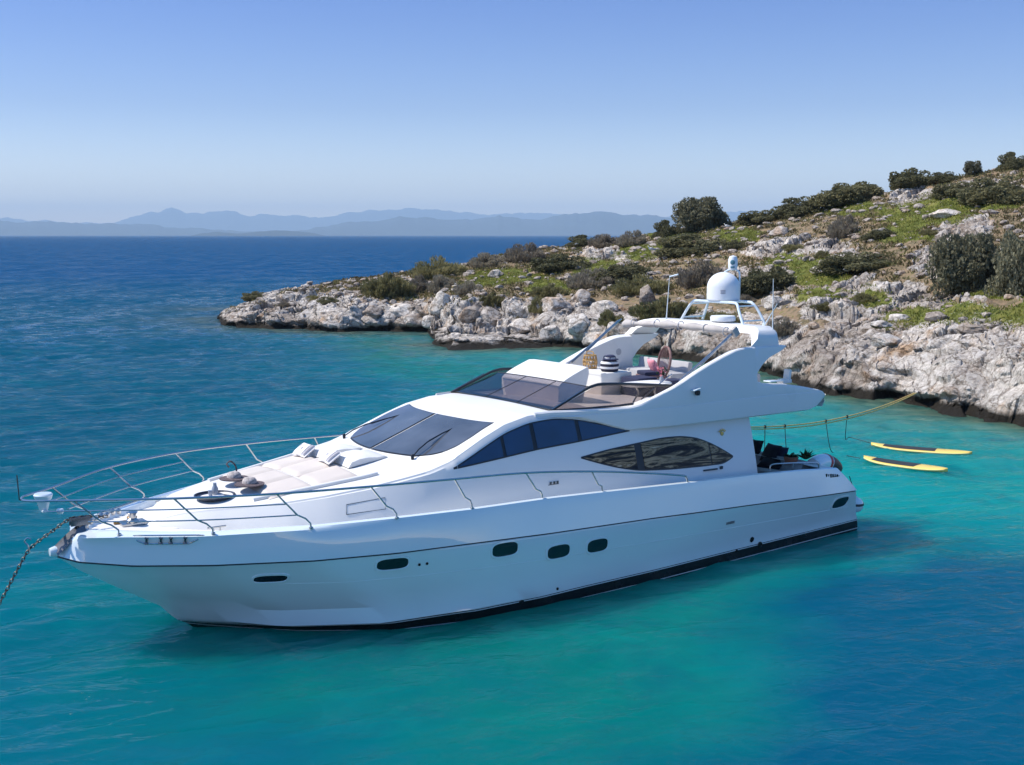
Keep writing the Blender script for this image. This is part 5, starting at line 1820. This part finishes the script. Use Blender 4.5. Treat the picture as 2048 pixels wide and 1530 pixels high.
shore_end = Vector((15.05, 45.3, 1.25))
for k, off in enumerate((0.0, 0.07)):
    a = at_yacht(2.4, -1.85 + off * 0.5, 2.36)
    b = shore_end + Vector((off * 1.6, off, -off * 0.2))
    P = []
    for t in np.linspace(0, 1, 34):
        P.append(a.lerp(b, t) - Vector((0, 0, (0.60 + off) * 4 * t * (1 - t))))
    mb = MB()
    mb.tube(P, 0.019, 6)
    o = mb.build('mooring_rope', M['rope'], None)
    tag(o, 'yellow mooring rope from the stern to the shore rock, the %s strand' % ('upper' if k == 0 else 'lower'), 'rope', 'yellow mooring ropes')
    if k == 0:
        ROPE = P
def rope_at(px):
    best = None
    cp, sp = math.cos(PITCH), math.sin(PITCH)
    for i in range(len(ROPE) - 1):
        for t in np.linspace(0, 1, 12):
            q = ROPE[i].lerp(ROPE[i + 1], t)
            dep = q.y * cp - (q.z - CAM_H) * sp
            x = 1024 + FOC * q.x / dep
            if best is None or abs(x - px) < best[0]:
                best = (abs(x - px), q)
    return best[1].copy()

# ------------------------------------------------------------------ two paddle boards
def paddle_board(label, nose, tail, group):
    nose, tail = Vector(nose), Vector(tail)
    d = (nose - tail)
    L = d.length
    mid = (nose + tail) / 2
    t = thing('paddle_board', label, 'paddle board', (mid.x, mid.y, 0), math.atan2(d.y, d.x), group)
    def half(u):            # plan half width, u from -1 tail to 1 nose
        return 0.40 * max(0.0, (1 - abs(u) ** (3.4 if u < 0 else 2.6))) ** 0.62
    def rock(u):
        return 0.05 + 0.09 * max(0, u) ** 3 + 0.03 * max(0, -u) ** 3
    top, rail, und = [], [], []
    us = np.linspace(-1, 1, 40)
    rows = []
    for u in us:
        w, z, x = half(u), rock(u), u * L / 2
        rows.append([(x, w * 0.80, z + 0.075), (x, w, z + 0.045), (x, w * 0.97, z + 0.01), (x, w * 0.7, z - 0.02), (x, 0, z - 0.03),
                     (x, -w * 0.7, z - 0.02), (x, -w * 0.97, z + 0.01), (x, -w, z + 0.045), (x, -w * 0.80, z + 0.075), (x, 0, z + 0.085)])
    mb = MB()
    mb.grid(rows, closed=True)
    b = mb.build('board', M['board_yellow'], t, 50)
    mb = MB()
    mb.grid([[(u * L / 2, half(u) * 0.76 * k, rock(u) + 0.088 - 0.006 * abs(k)) for k in (-1, -0.5, 0, 0.5, 1)] for u in np.linspace(-0.30, 0.74, 24)])
    mb.build('deck_pad', M['deck_pad_dark'], t, 50)
    mb = MB()
    P = [(u * L / 2, half(u) * 1.005 + 0.004, rock(u) + 0.04) for u in us[1:-1]] + [(u * L / 2, -half(u) * 1.005 - 0.004, rock(u) + 0.04) for u in us[-2:0:-1]]
    mb.tube(P, 0.016, 5, closed=True)
    mb.build('rail_band', M['board_tail'], t, 50)
    return t
G_B = 'yellow paddle boards afloat behind the yacht'
paddle_board('yellow paddle board with dark pad, floating nearer the rocky shore', (12.05, 40.4, 0), (14.9, 38.95, 0), G_B)
paddle_board('yellow paddle board with dark pad, floating closer to the stern', (11.1, 37.95, 0), (13.1, 36.1, 0), G_B)

def cord(label, P):
    mb = MB()
    mb.tube(smooth_path(P, 6), 0.013, 5)
    mb.lathe([(0.03, -0.05), (0.045, 0), (0.03, 0.05)], P[0], 8)
    tag(mb.build('leash', M['cord'], None), label, 'leash', 'dark leashes tied to the mooring rope')
r = rope_at(1530)
cord('dark leash hanging from the mooring rope, first from the yacht', [r, r + Vector((0.0, 0, -0.5)), Vector((r.x, r.y, 0.0))])
r = rope_at(1570)
cord('dark leash hanging from the mooring rope, second from the yacht', [r, r + Vector((0.05, 0, -0.6)), Vector((r.x + 0.15, r.y, 0.0))])
r = rope_at(1652)
cord('dark slack leash from the rope towards the nearer paddle board', [r, r + Vector((0.15, -0.1, -0.9)), Vector((r.x + 0.5, r.y + 0.3, 0.03)), Vector((11.0, 38.0, 0.12))])
r = rope_at(1694)
cord('dark curved leash from the rope to the nose of the farther paddle board', [r, r + Vector((0.05, 0.3, -0.8)), Vector((r.x + 0.35, r.y + 0.8, 0.25)), Vector((12.0, 40.4, 0.2))])
# ------------------------------------------------------------------ plants, boulders and gulls on the island
bpy.context.view_layer.update()
CAM_P = Vector((0, 0, CAM_H))
def site(px, py):
    """Ground point of the island seen at a point of the picture (a little lower if the spot is beyond the crest)."""
    for k in range(60):
        ok, h, n, _ = island.ray_cast(CAM_P, cam_ray(px, py + 3 * k).normalized())
        if ok and h.z > 0.05:
            return h
    return None
def ground_z(x, y):
    ok, h, n, _ = island.ray_cast(Vector((x, y, 60)), Vector((0, 0, -1)))
    return (h.z, n) if ok else (None, None)

def leaf_material(name, stops, scale=5.0, rough=0.75):
    m, nt, p = nodes_of(name)
    n = noise(nt, scale, 3, 0.6)
    n2 = noise(nt, 26.0, 2, 0.6)
    oi = N(nt, 'ShaderNodeObjectInfo')
    f = mathn(nt, 'ADD', mathn(nt, 'MULTIPLY', n.outputs['Fac'], 0.78), mathn(nt, 'MULTIPLY', n2.outputs['Fac'], 0.28))
    f = mathn(nt, 'ADD', f, mathn(nt, 'MULTIPLY', mathn(nt, 'SUBTRACT', oi.outputs['Random'], 0.5), 0.14))
    r = ramp(nt, f, stops)
    nt.links.new(r.outputs[0], p.inputs['Base Color'])
    p.inputs['Roughness'].default_value = rough
    p.inputs['Specular IOR Level'].default_value = 0.25
    tl = N(nt, 'ShaderNodeBsdfTranslucent')          # thin leaves let light through
    nt.links.new(r.outputs[0], tl.inputs['Color'])
    mx = N(nt, 'ShaderNodeMixShader')
    mx.inputs[0].default_value = 0.38
    nt.links.new(p.outputs[0], mx.inputs[1])
    nt.links.new(tl.outputs[0], mx.inputs[2])
    nt.links.new(mx.outputs[0], nt.nodes['Material Output'].inputs['Surface'])
    return m
LEAF = {
    'dense': leaf_material('dark_green_leaves', [(0.36, (0.070, 0.070, 0.036)), (0.52, (0.145, 0.138, 0.070)), (0.68, (0.23, 0.21, 0.105))]),
    'olive': leaf_material('grey_green_leaves', [(0.36, (0.085, 0.082, 0.050)), (0.52, (0.18, 0.17, 0.105)), (0.68, (0.29, 0.27, 0.17))]),
    'scrub': leaf_material('grey_brown_twigs', [(0.36, (0.12, 0.10, 0.078)), (0.52, (0.26, 0.22, 0.165)), (0.68, (0.37, 0.33, 0.24))]),
    'straw': leaf_material('tawny_green_scrub', [(0.36, (0.095, 0.082, 0.035)), (0.52, (0.22, 0.20, 0.085)), (0.68, (0.34, 0.30, 0.15))]),
}
def crown_mesh(kind, seed):
    """Many small leaves in clumps through a dome of radius 1 (its base at z = 0)."""
    r = np.random.default_rng(seed)
    if kind == 'dense':
        nb, nl, ls, flat = 64, 200, 0.043, 0.75
    elif kind == 'olive':
        nb, nl, ls, flat = 70, 200, 0.040, 0.95
    else:
        nb, nl, ls, flat = 56, 170, 0.040, 0.8
    d = r.normal(size=(nb, 3))
    d[:, 2] = np.abs(d[:, 2]) * flat
    d /= np.linalg.norm(d, axis=1)[:, None]
    c = d * (r.uniform(0.25, 0.84, nb) ** 0.8)[:, None]
    c[:, 2] = c[:, 2] * 0.86 + 0.05
    if kind == 'olive':                      # full round heads on short stems
        c[:, 2] = r.uniform(0.12, 1.0, nb) ** 0.9 * 0.86
        q = np.sqrt(np.clip(1 - ((c[:, 2] - 0.42) / 0.60) ** 2, 0.02, 1))
        a_ = r.uniform(0, 6.283, nb)
        k_ = q * r.uniform(0.2, 1.0, nb) ** 0.55 * 0.80
        k_ = k_ * (0.86 + 0.20 * np.sin(a_ * 2 + seed) * np.cos(c[:, 2] * 4 + seed * 2))
        c[:, 2] *= 0.9 + 0.16 * np.sin(a_ * 3 + seed)
        c[:, 0], c[:, 1] = np.cos(a_) * k_, np.sin(a_) * k_
    rad = r.uniform(0.15, 0.27, nb)
    V, F = [], []
    for i in range(nb):
        n = r.normal(size=(nl, 3))
        n /= np.linalg.norm(n, axis=1)[:, None]
        n_ = n * np.array([1, 1, 0.72])
        q = c[i] + n_ * (rad[i] * r.uniform(0.5, 1.08, nl) ** 0.6)[:, None]
        if kind in ('scrub', 'straw'):      # upright twigs
            up = q * np.array([0.55, 0.55, 0.4]) + np.array([0, 0, 0.65])
            a = up / np.linalg.norm(up, axis=1)[:, None] + r.normal(size=(nl, 3)) * 0.28
            la, lb = ls * 1.9, ls * 0.36
        else:
            a = n + r.normal(size=(nl, 3)) * 0.8
            la, lb = ls, ls * 0.62
        a /= np.linalg.norm(a, axis=1)[:, None]
        b = np.cross(a, r.normal(size=(nl, 3)))
        b /= np.linalg.norm(b, axis=1)[:, None]
        sz = r.uniform(0.6, 1.25, nl)[:, None]
        o = len(V) * 0
        quad = np.stack([q - a * la * sz, q + b * lb * sz, q + a * la * sz, q - b * lb * sz], 1)
        quad[..., 2] = np.maximum(quad[..., 2], -0.03)
        V.append(quad.reshape(-1, 3))
    V = np.concatenate(V)
    F = np.arange(len(V)).reshape(-1, 4)
    me = bpy.data.meshes.new('crown')
    me.from_pydata(V.tolist(), [], F.tolist())
    me.materials.append(LEAF[kind])
    return me
def trunk_mesh(seed):
    r = random.Random(seed)
    mb = MB()
    for k in range(9):
        a = 2 * math.pi * k / 9 + r.uniform(-0.3, 0.3)
        l = r.uniform(0.45, 0.8)
        u = r.uniform(0.5, 1.5)
        d = Vector((math.cos(a), math.sin(a), u)).normalized()
        P = [Vector((0.05 * math.cos(a), 0.05 * math.sin(a), -0.15)), d * l * 0.35 + Vector((0, 0, 0.02)), d * l * 0.7 + Vector((r.uniform(-.06, .06), r.uniform(-.06, .06), 0.03)), d * l]
        mb.tube(P, [0.045, 0.032, 0.02, 0.008], 6)
        for j in range(3):
            q = P[1].lerp(P[3], r.uniform(0.2, 0.8))
            e = (d + Vector((r.uniform(-1, 1), r.uniform(-1, 1), r.uniform(0, 0.8)))).normalized()
            mb.tube([q, q + e * r.uniform(0.15, 0.3)], [0.014, 0.005], 4)
    o = mb.build('trunk', M['bark'], None, 50, weld=False)
    me = o.data
    bpy.data.objects.remove(o)
    return me
CROWNS = {k: [crown_mesh(k, s + 10 * i) for s in range(4)] for i, k in enumerate(LEAF)}
TRUNKS = [trunk_mesh(s) for s in range(3)]

def bush(px, py, w, h, kind, label, name='bush', deep=0.9, sink=0.10, group=None):
    g = site(px, py)
    if g is None:
        return
    dist = g.y
    W, Hh = w / FOC * dist / 2 * (1.26 if kind == 'dense' else 1.14), h / FOC * dist * 1.0
    i = bush.count
    bush.count += 1
    t = tag(empty(name, (g.x, g.y + W * deep * 0.35, g.z - Hh * sink)), label, 'bush' if name != 'small_tree' else 'tree', group or {'dense': 'dark bushes on the island', 'olive': 'grey green trees on the island', 'scrub': 'grey brown scrub on the island', 'straw': 'tawny scrub on the island'}[kind])
    t.rotation_euler = (0, 0, i * 2.399)
    c = bpy.data.objects.new('crown', CROWNS[kind][i % 4])
    COL.objects.link(c)
    c.parent = t
    # turn the scale with the bush so that its breadth lies across the view
    a = -i * 2.399
    c.rotation_euler = (0, 0, a + (i % 3 - 1) * 0.25 + (math.pi if i % 2 else 0))
    c.scale = (W, W * deep, Hh * 1.02)
    k = bpy.data.objects.new('trunk', TRUNKS[i % 3])
    COL.objects.link(k)
    k.parent = t
    m = min(W, Hh)
    k.scale = (m * 1.0, m * 1.0, Hh * 1.0)
    return t
bush.count = 0

BUSHES = [
 (1405, 462, 106, 74, 'olive', 'big rounded grey green tree standing alone on the skyline, left of the ridge hedge', 'small_tree'),
 (1336, 473, 58, 40, 'dense', 'dark bush tucked against the left side of the lone skyline tree', 'bush'),
 (1528, 446, 96, 36, 'dense', 'left and lowest bush of the dark hedge along the ridge', 'bush'),
 (1608, 430, 108, 46, 'dense', 'middle bush of the dark hedge along the ridge', 'bush'),
 (1708, 402, 126, 54, 'dense', 'right and highest bush of the dark hedge along the ridge', 'bush'),
 (1737, 374, 74, 34, 'olive', 'paler feathery shrub showing above the right end of the ridge hedge', 'bush'),
 (1826, 373, 80, 52, 'dense', 'rounded dark bush on the skyline above the pale rock slope', 'bush'),
 (1895, 356, 66, 24, 'dense', 'low flat bush on the skyline between two rounder ones', 'bush'),
 (1948, 348, 42, 32, 'olive', 'small round tree on the skyline near the top of the hill', 'small_tree'),
 (2030, 338, 60, 42, 'dense', 'dark bush at the highest point of the skyline by the frame edge', 'bush'),
 (1925, 392, 100, 40, 'dense', 'left half of the long dark thicket below the hilltop', 'bush'),
 (2010, 402, 140, 62, 'dense', 'right half of the long dark thicket below the hilltop', 'bush'),
 (1942, 584, 146, 128, 'olive', 'largest grey green bush, on the right above the limestone shelf', 'small_tree'),
 (2046, 586, 120, 136, 'olive', 'tall dark bush pressed against the largest grey green one', 'bush'),
 (1732, 542, 166, 52, 'dense', 'long low dark bush with a gull in front of it', 'bush'),
 (1690, 472, 62, 52, 'scrub', 'grey brown dome of scrub beside the bright green meadow', 'bush'),
 (1764, 478, 62, 26, 'dense', 'small dark bush at the lower edge of the bright green meadow', 'bush'),
 (1395, 507, 160, 48, 'dense', 'long dark bush just below the lone skyline tree', 'bush'),
 (1470, 500, 46, 28, 'dense', 'small dark bush at the right end of the long one below the lone tree', 'bush'),
 (1265, 490, 62, 36, 'scrub', 'brown tuft of scrub with a dark top on the left skyline', 'bush'),
 (1212, 492, 66, 32, 'scrub', 'brown low scrub on the skyline left of the brown tuft', 'bush'),
 (1170, 482, 76, 26, 'dense', 'dark flat bush on the skyline behind the brown scrub', 'bush'),
 (1120, 543, 112, 48, 'dense', 'dark bush by the orange path on the left slope', 'bush'),
 (1048, 522, 86, 44, 'scrub', 'grey scrub behind the dark bush by the orange path', 'bush'),
 (978, 532, 76, 36, 'scrub', 'grey scrub beside the lone round boulder', 'bush'),
 (876, 556, 112, 52, 'straw', 'broad brown green bush on the crest of the headland', 'bush'),
 (772, 594, 104, 66, 'straw', 'tall tawny green scrub above the tip of the headland', 'bush'),
 (835, 584, 44, 42, 'scrub', 'dark grey scrub between the tawny bush and the round grey one', 'bush'),
 (884, 584, 58, 46, 'scrub', 'round grey brown bush above the pale block on the headland', 'bush'),
 (938, 590, 62, 36, 'scrub', 'low grey scrub right of the round grey brown bush', 'bush'),
 (985, 614, 58, 40, 'straw', 'tawny scrub on the stones above the reef', 'bush'),
 (1185, 574, 100, 46, 'scrub', 'grey green scrub sprawling beside the orange soil', 'bush'),
 (1250, 558, 110, 40, 'dense', 'dark scrub spreading above the grey boulders left of the yacht aerial', 'bush'),
 (1285, 588, 124, 48, 'straw', 'tawny and green scrub left of the yacht whip aerial', 'bush'),
 (1100, 598, 78, 42, 'straw', 'green scrub over the white stones at the middle of the slope', 'bush'),
 (1080, 622, 46, 36, 'straw', 'small green bush among white stones below the slope scrub', 'bush'),
 (1538, 584, 122, 64, 'dense', 'dark bush right of the radome on the slope', 'bush'),
 (1410, 570, 100, 62, 'scrub', 'purple grey scrub rising behind the radome', 'bush'),
 (1330, 640, 134, 62, 'straw', 'wide tawny bush behind the folded canopy', 'bush'),
 (1222, 648, 54, 36, 'straw', 'small olive tuft between grey boulders left of the folded canopy', 'bush'),
 (1450, 650, 110, 40, 'straw', 'tawny scrub seen through the aerial rack', 'bush'),
 (1570, 668, 64, 44, 'scrub', 'grey scrub beside the flybridge wing tip', 'bush'),
 (507, 597, 48, 24, 'dense', 'small black green bush near the tip of the headland', 'bush'),
 (655, 606, 44, 16, 'dense', 'little dark cushion bush on the bare rock of the headland', 'bush'),
 (628, 600, 40, 14, 'straw', 'flat dry cushion plant on the bare rock of the headland', 'bush'),
 (570, 612, 34, 12, 'scrub', 'thin dry scrub on the bare rock nearest the headland tip', 'bush'),
 (1490, 610, 60, 26, 'scrub', 'dry scrub on pale stones below the dark bush near the radome', 'bush'),
 (1650, 515, 40, 18, 'straw', 'little tawny tuft among stones above the long low dark bush', 'bush'),
 (1585, 500, 44, 18, 'straw', 'little tawny tuft on the stony ground under the ridge hedge', 'bush'),
 (1860, 470, 40, 16, 'straw', 'dry tuft at the right edge of the bright green meadow', 'bush'),
 (1655, 620, 60, 22, 'straw', 'green brown tuft in the grey limestone right of the yacht', 'bush'),
 (1735, 602, 54, 20, 'straw', 'green brown tuft on limestone left of the largest bush', 'bush'),
]
for b in BUSHES:
    bush(*b)

# boulders
def boulder_mesh(seed):
    r = random.Random(seed)
    bm = bmesh.new()
    bmesh.ops.create_icosphere(bm, subdivisions=4, radius=1.0)
    planes = []
    for k in range(15):
        d = Vector((r.uniform(-1, 1), r.uniform(-1, 1), r.uniform(-0.5, 1))).normalized()
        planes.append((d, r.uniform(0.55, 0.85)))
    from mathutils import noise as mn
    for v in bm.verts:
        p = v.co.copy()
        for d, h in planes:
            k = p.dot(d) - h
            if k > 0:
                p -= d * k * 0.93
        q = p + Vector((seed * 3.1, 0, 0))
        p += p.normalized() * (0.07 * mn.fractal(q * 2.2, 0.9, 2.1, 5) + 0.05 * mn.noise(q * 7))
        v.co = p
    me = bpy.data.meshes.new('boulder')
    bm.to_mesh(me)
    bm.free()
    me.polygons.foreach_set('use_smooth', [True] * len(me.polygons))
    me.set_sharp_from_angle(angle=math.radians(36))
    return me
def boulder_material():
    m, nt, p = nodes_of('boulder_limestone')
    oi = N(nt, 'ShaderNodeObjectInfo')
    c, n2 = rock_colour(nt, oi.outputs['Random'])
    c = tide_shade(nt, c)
    nt.links.new(c, p.inputs['Base Color'])
    p.inputs['Roughness'].default_value = 0.92
    p.inputs['Specular IOR Level'].default_value = 0.2
    b = N(nt, 'ShaderNodeBump')
    b.inputs['Distance'].default_value = 0.10
    nt.links.new(noise(nt, 6.0, 7, 0.75, 'World').outputs['Fac'], b.inputs['Height'])
    nt.links.new(b.outputs[0], p.inputs['Normal'])
    return m
BM = boulder_material()
BME = [boulder_mesh(s) for s in range(6)]
for me in BME:
    me.materials.append(BM)
BOULDERS = [
 (990, 554, 26, 20, 'lone round grey boulder on the green patch of the headland'),
 (745, 632, 46, 26, 'pale block at the foot of the tall tawny scrub on the headland'),
 (800, 634, 62, 32, 'wide grey boulder on the shore below the round grey brown bush'),
 (880, 622, 44, 44, 'tall grey block over the dark sea cave'),
 (860, 650, 36, 26, 'small pale boulder left of the dark sea cave'),
 (985, 648, 54, 38, 'big pale boulder right of the dark sea cave'),
 (940, 640, 42, 36, 'cracked boulder directly beside the sea cave mouth'),
 (1045, 662, 70, 30, 'long flat boulder lying above the low reef'),
 (1105, 684, 44, 40, 'warm orange boulder at the waterline left of the yacht flybridge'),
 (1165, 664, 56, 40, 'rounded grey boulder behind the warm orange one'),
 (1190, 690, 44, 30, 'low grey boulder by the water right of the warm orange one'),
 (1235, 676, 50, 36, 'blue grey boulder just left of the starboard wing'),
 (1110, 620, 66, 34, 'broad whitish boulder under the green slope scrub'),
 (1165, 606, 44, 34, 'grey boulder beside the broad whitish one on the slope'),
 (1215, 626, 56, 30, 'white boulder above the small olive tuft'),
 (1296, 606, 34, 40, 'upright pale boulder in the tawny scrub by the whip aerial'),
 (1575, 765, 66, 60, 'big pale boulder at the shore directly behind the flybridge wing tip'),
 (1530, 770, 40, 36, 'brown shaded boulder under the flybridge wing tip'),
 (1552, 614, 46, 30, 'flat grey boulder right of the aerial rack'),
 (1763, 654, 48, 16, 'thin pale slab in the grass above the limestone shelf'),
 (1955, 664, 60, 16, 'flat white slab on the green patch at the right'),
 (1880, 640, 52, 18, 'flat grey slab at the upper edge of the right green patch'),
 (1800, 640, 40, 16, 'small pale slab left of the flat grey one'),
 (1780, 690, 70, 26, 'rounded hump at the top of the limestone shelf'),
 (1948, 402, 22, 20, 'small pale standing stone in front of the hilltop thicket'),
 (1900, 432, 60, 18, 'pale outcrop in the meadow below the hilltop thicket'),
 (1612, 480, 24, 18, 'small grey boulder on the orange soil under the ridge hedge'),
 (1560, 470, 40, 20, 'grey boulder near the left end of the ridge hedge'),
 (1645, 545, 40, 18, 'grey slab left of the long low dark bush'),
]
rng = random.Random(21)
for i, (px, py, w, h, label) in enumerate(BOULDERS):
    g = site(px, py)
    if g is None:
        continue
    W, Hh = w / FOC * g.y / 2, h / FOC * g.y
    o = bpy.data.objects.new('boulder', BME[i % 6])
    COL.objects.link(o)
    o.location = (g.x, g.y + W * 0.5, g.z + Hh * 0.30)
    o.scale = (W * 1.2, W * 1.0, Hh * 0.62)
    o.rotation_euler = (0, 0, rng.choice((0.0, math.pi)) + rng.uniform(-0.25, 0.25))
    tag(o, label, 'boulder', 'limestone boulders on the island')

# gulls
def gull(px, py, label, turn, size=0.5):
    g = site(px, py)
    gz, _ = ground_z(g.x, g.y)
    t = thing('gull', label, 'gull', (g.x, g.y - 0.1, g.z), turn, 'gulls standing on the island')
    t.scale = (size / 0.5,) * 3
    mb = MB()
    prof = [(-0.30, 0.22, 0.015), (-0.22, 0.22, 0.05), (-0.10, 0.225, 0.095), (0.02, 0.24, 0.115), (0.12, 0.27, 0.10), (0.18, 0.32, 0.065), (0.205, 0.37, 0.052), (0.225, 0.41, 0.056), (0.25, 0.43, 0.045), (0.275, 0.43, 0.018)]
    rows = []
    for x, z, r in prof:
        rows.append([(x, r * math.cos(a) * 0.85, z + r * math.sin(a)) for a in np.linspace(0, 2 * math.pi, 15)[:-1]])
    mb.grid(rows, closed=True, caps=True)
    mb.build('body', M['gull_white'], t, 80)
    mb = MB()
    for s in (1, -1):
        mb.grid([[(0.12, 0.085 * s, 0.30), (0.12, 0.10 * s, 0.24)], [(0.0, 0.085 * s, 0.335), (0.0, 0.115 * s, 0.22)], [(-0.15, 0.07 * s, 0.295), (-0.15, 0.10 * s, 0.22)], [(-0.36, 0.02 * s, 0.235), (-0.36, 0.035 * s, 0.22)]])
    mb.grid([[(0.10, 0.085, 0.305), (0.10, 0, 0.355), (0.10, -0.085, 0.305)], [(0.0, 0.085, 0.337), (0.0, 0, 0.362), (0.0, -0.085, 0.337)], [(-0.15, 0.07, 0.297), (-0.15, 0, 0.315), (-0.15, -0.07, 0.297)], [(-0.36, 0.02, 0.237), (-0.36, 0, 0.243), (-0.36, -0.02, 0.237)]])
    mb.build('wings', M['gull_grey'], t, 60)
    mb = MB()
    mb.tube([(0.268, 0, 0.43), (0.31, 0, 0.424), (0.335, 0, 0.412)], [0.016, 0.011, 0.003], 6)
    mb.build('beak', M['beak'], t)
    for s in (1, -1):
        mb = MB()
        mb.tube([(0.0, 0.04 * s, 0.16), (0.01, 0.04 * s, -0.02)], 0.009, 5)
        mb.build('leg', M['beak'], t)
    return t
gull(1303, 506, 'white gull standing left of the long dark bush', math.radians(190), 0.62)
gull(1402, 507, 'grey gull standing in front of the long dark bush below the lone tree', math.radians(160), 0.68)
gull(1694, 549, 'white and grey gull at the foot of the long low dark bush', math.radians(40), 0.62)
gull(1153, 494, 'small white gull on the pale path by the brown scrub', math.radians(10), 0.5)
gull(1454, 458, 'white gull at the right foot of the lone skyline tree', math.radians(170), 0.5)

# ------------------------------------------------------------------ what nobody could count: grass, low scrub, loose stones
def scatter(n, seed, accept):
    r = np.random.default_rng(seed)
    out = []
    while len(out) < n:
        c = r.uniform(440, 2200, 4000)
        s = r.uniform(0.02, 1.02, 4000) ** 0.75
        ys = np.interp(c, SH_C, SH_Y)
        yr = np.maximum(np.interp(c, RG_C, RG_D), ys + 3.0)
        Y = ys + (yr - ys) * s
        X = Y * (c - 1024) / FOC
        z, ss, _ = relief(X, Y)
        g, k = zones(X, Y, z, ss)
        ok = accept(g, k, ss, r.uniform(0, 1, 4000))
        out += list(zip(X[ok], Y[ok]))
    pts = []
    for x, y in out[:n]:
        z, nn = ground_z(x, y)
        if z is not None and z > 0.35:
            pts.append((x, y, z))
    return np.array(pts)

def tufts(pts, seed, nb, hgt, spread, mat, name, label, lean=0.5):
    r = np.random.default_rng(seed)
    n = len(pts)
    P = np.repeat(pts, nb, 0)
    m = len(P)
    P = P + np.stack([r.normal(0, spread, m), r.normal(0, spread, m), np.full(m, -0.03)], -1)
    a = r.uniform(0, 2 * np.pi, m)
    h = r.uniform(hgt[0], hgt[1], m)
    d = np.stack([np.cos(a) * lean, np.sin(a) * lean, np.ones(m)], -1)
    d /= np.linalg.norm(d, axis=1)[:, None]
    tip = P + d * h[:, None]
    s = np.stack([-np.sin(a), np.cos(a), np.zeros(m)], -1) * (h * 0.16)[:, None]
    V = np.stack([P - s * 0.6, P + s * 0.6, P + d * (h * 0.6)[:, None] + s, tip, P + d * (h * 0.6)[:, None] - s], 1).reshape(-1, 3)
    me = bpy.data.meshes.new(name)
    me.from_pydata(V.tolist(), [], np.arange(len(V)).reshape(-1, 5).tolist())
    me.materials.append(mat)
    o = bpy.data.objects.new(name, me)
    COL.objects.link(o)
    tag(o, label, None, None, 'stuff')
GRASS_M = leaf_material('fresh_grass', [(0.34, (0.075, 0.095, 0.018)), (0.52, (0.165, 0.180, 0.035)), (0.70, (0.29, 0.27, 0.07))], 1.0)
DRY_M = leaf_material('dry_low_scrub', [(0.34, (0.055, 0.048, 0.022)), (0.50, (0.15, 0.12, 0.055)), (0.60, (0.10, 0.115, 0.035)), (0.72, (0.25, 0.20, 0.11))], 0.8)
tufts(scatter(9000, 5, lambda g, k, s, u: (g > 0.22) & (k < 0.8)), 6, 8, (0.07, 0.19), 0.16, GRASS_M, 'grass', 'short green grass and yellow flowers in patches on the island', 0.8)
tufts(scatter(5200, 7, lambda g, k, s, u: (k < 0.55) & (g < 0.5) & (s > 0.25) | (u < 0.05) & (s > 0.2)), 8, 9, (0.10, 0.34), 0.20, DRY_M, 'low_scrub', 'dry knee-high scrub over the red soil of the island', 0.9)

def loose_stones(pts, seed):
    r = np.random.default_rng(seed)
    bm = bmesh.new()
    bmesh.ops.create_icosphere(bm, subdivisions=2, radius=1.0)
    base = np.array([v.co[:] for v in bm.verts])
    faces = np.array([[v.index for v in f.verts] for f in bm.faces])
    bm.free()
    V, F = [], []
    for i, (x, y, z) in enumerate(pts):
        s = 0.07 + 0.34 * r.uniform() ** 2.8
        q = base.copy()
        for k in range(7):
            d = r.normal(size=3)
            d /= np.linalg.norm(d)
            hgt = r.uniform(0.45, 0.8)
            q -= np.maximum(q @ d - hgt, 0)[:, None] * d
        a = r.uniform(0, 6.28)
        R = np.array([[math.cos(a), -math.sin(a), 0], [math.sin(a), math.cos(a), 0], [0, 0, 1]])
        q = (q * np.array([1.25, 0.9, 0.62])) @ R.T * s + np.array([x, y, z + s * 0.18])
        F.append(faces + len(V) * len(base))
        V.append(q)
    V, F = np.concatenate(V), np.concatenate(F)
    me = bpy.data.meshes.new('loose_stones')
    me.from_pydata(V.tolist(), [], F.tolist())
    me.materials.append(BM)
    o = bpy.data.objects.new('loose_stones', me)
    COL.objects.link(o)
    tag(o, 'loose pale stones strewn over the soil and meadow', None, None, 'stuff')
loose_stones(scatter(2000, 11, lambda g, k, s, u: (u < 0.35) & (k < 0.8) | (u < 0.10)), 12)
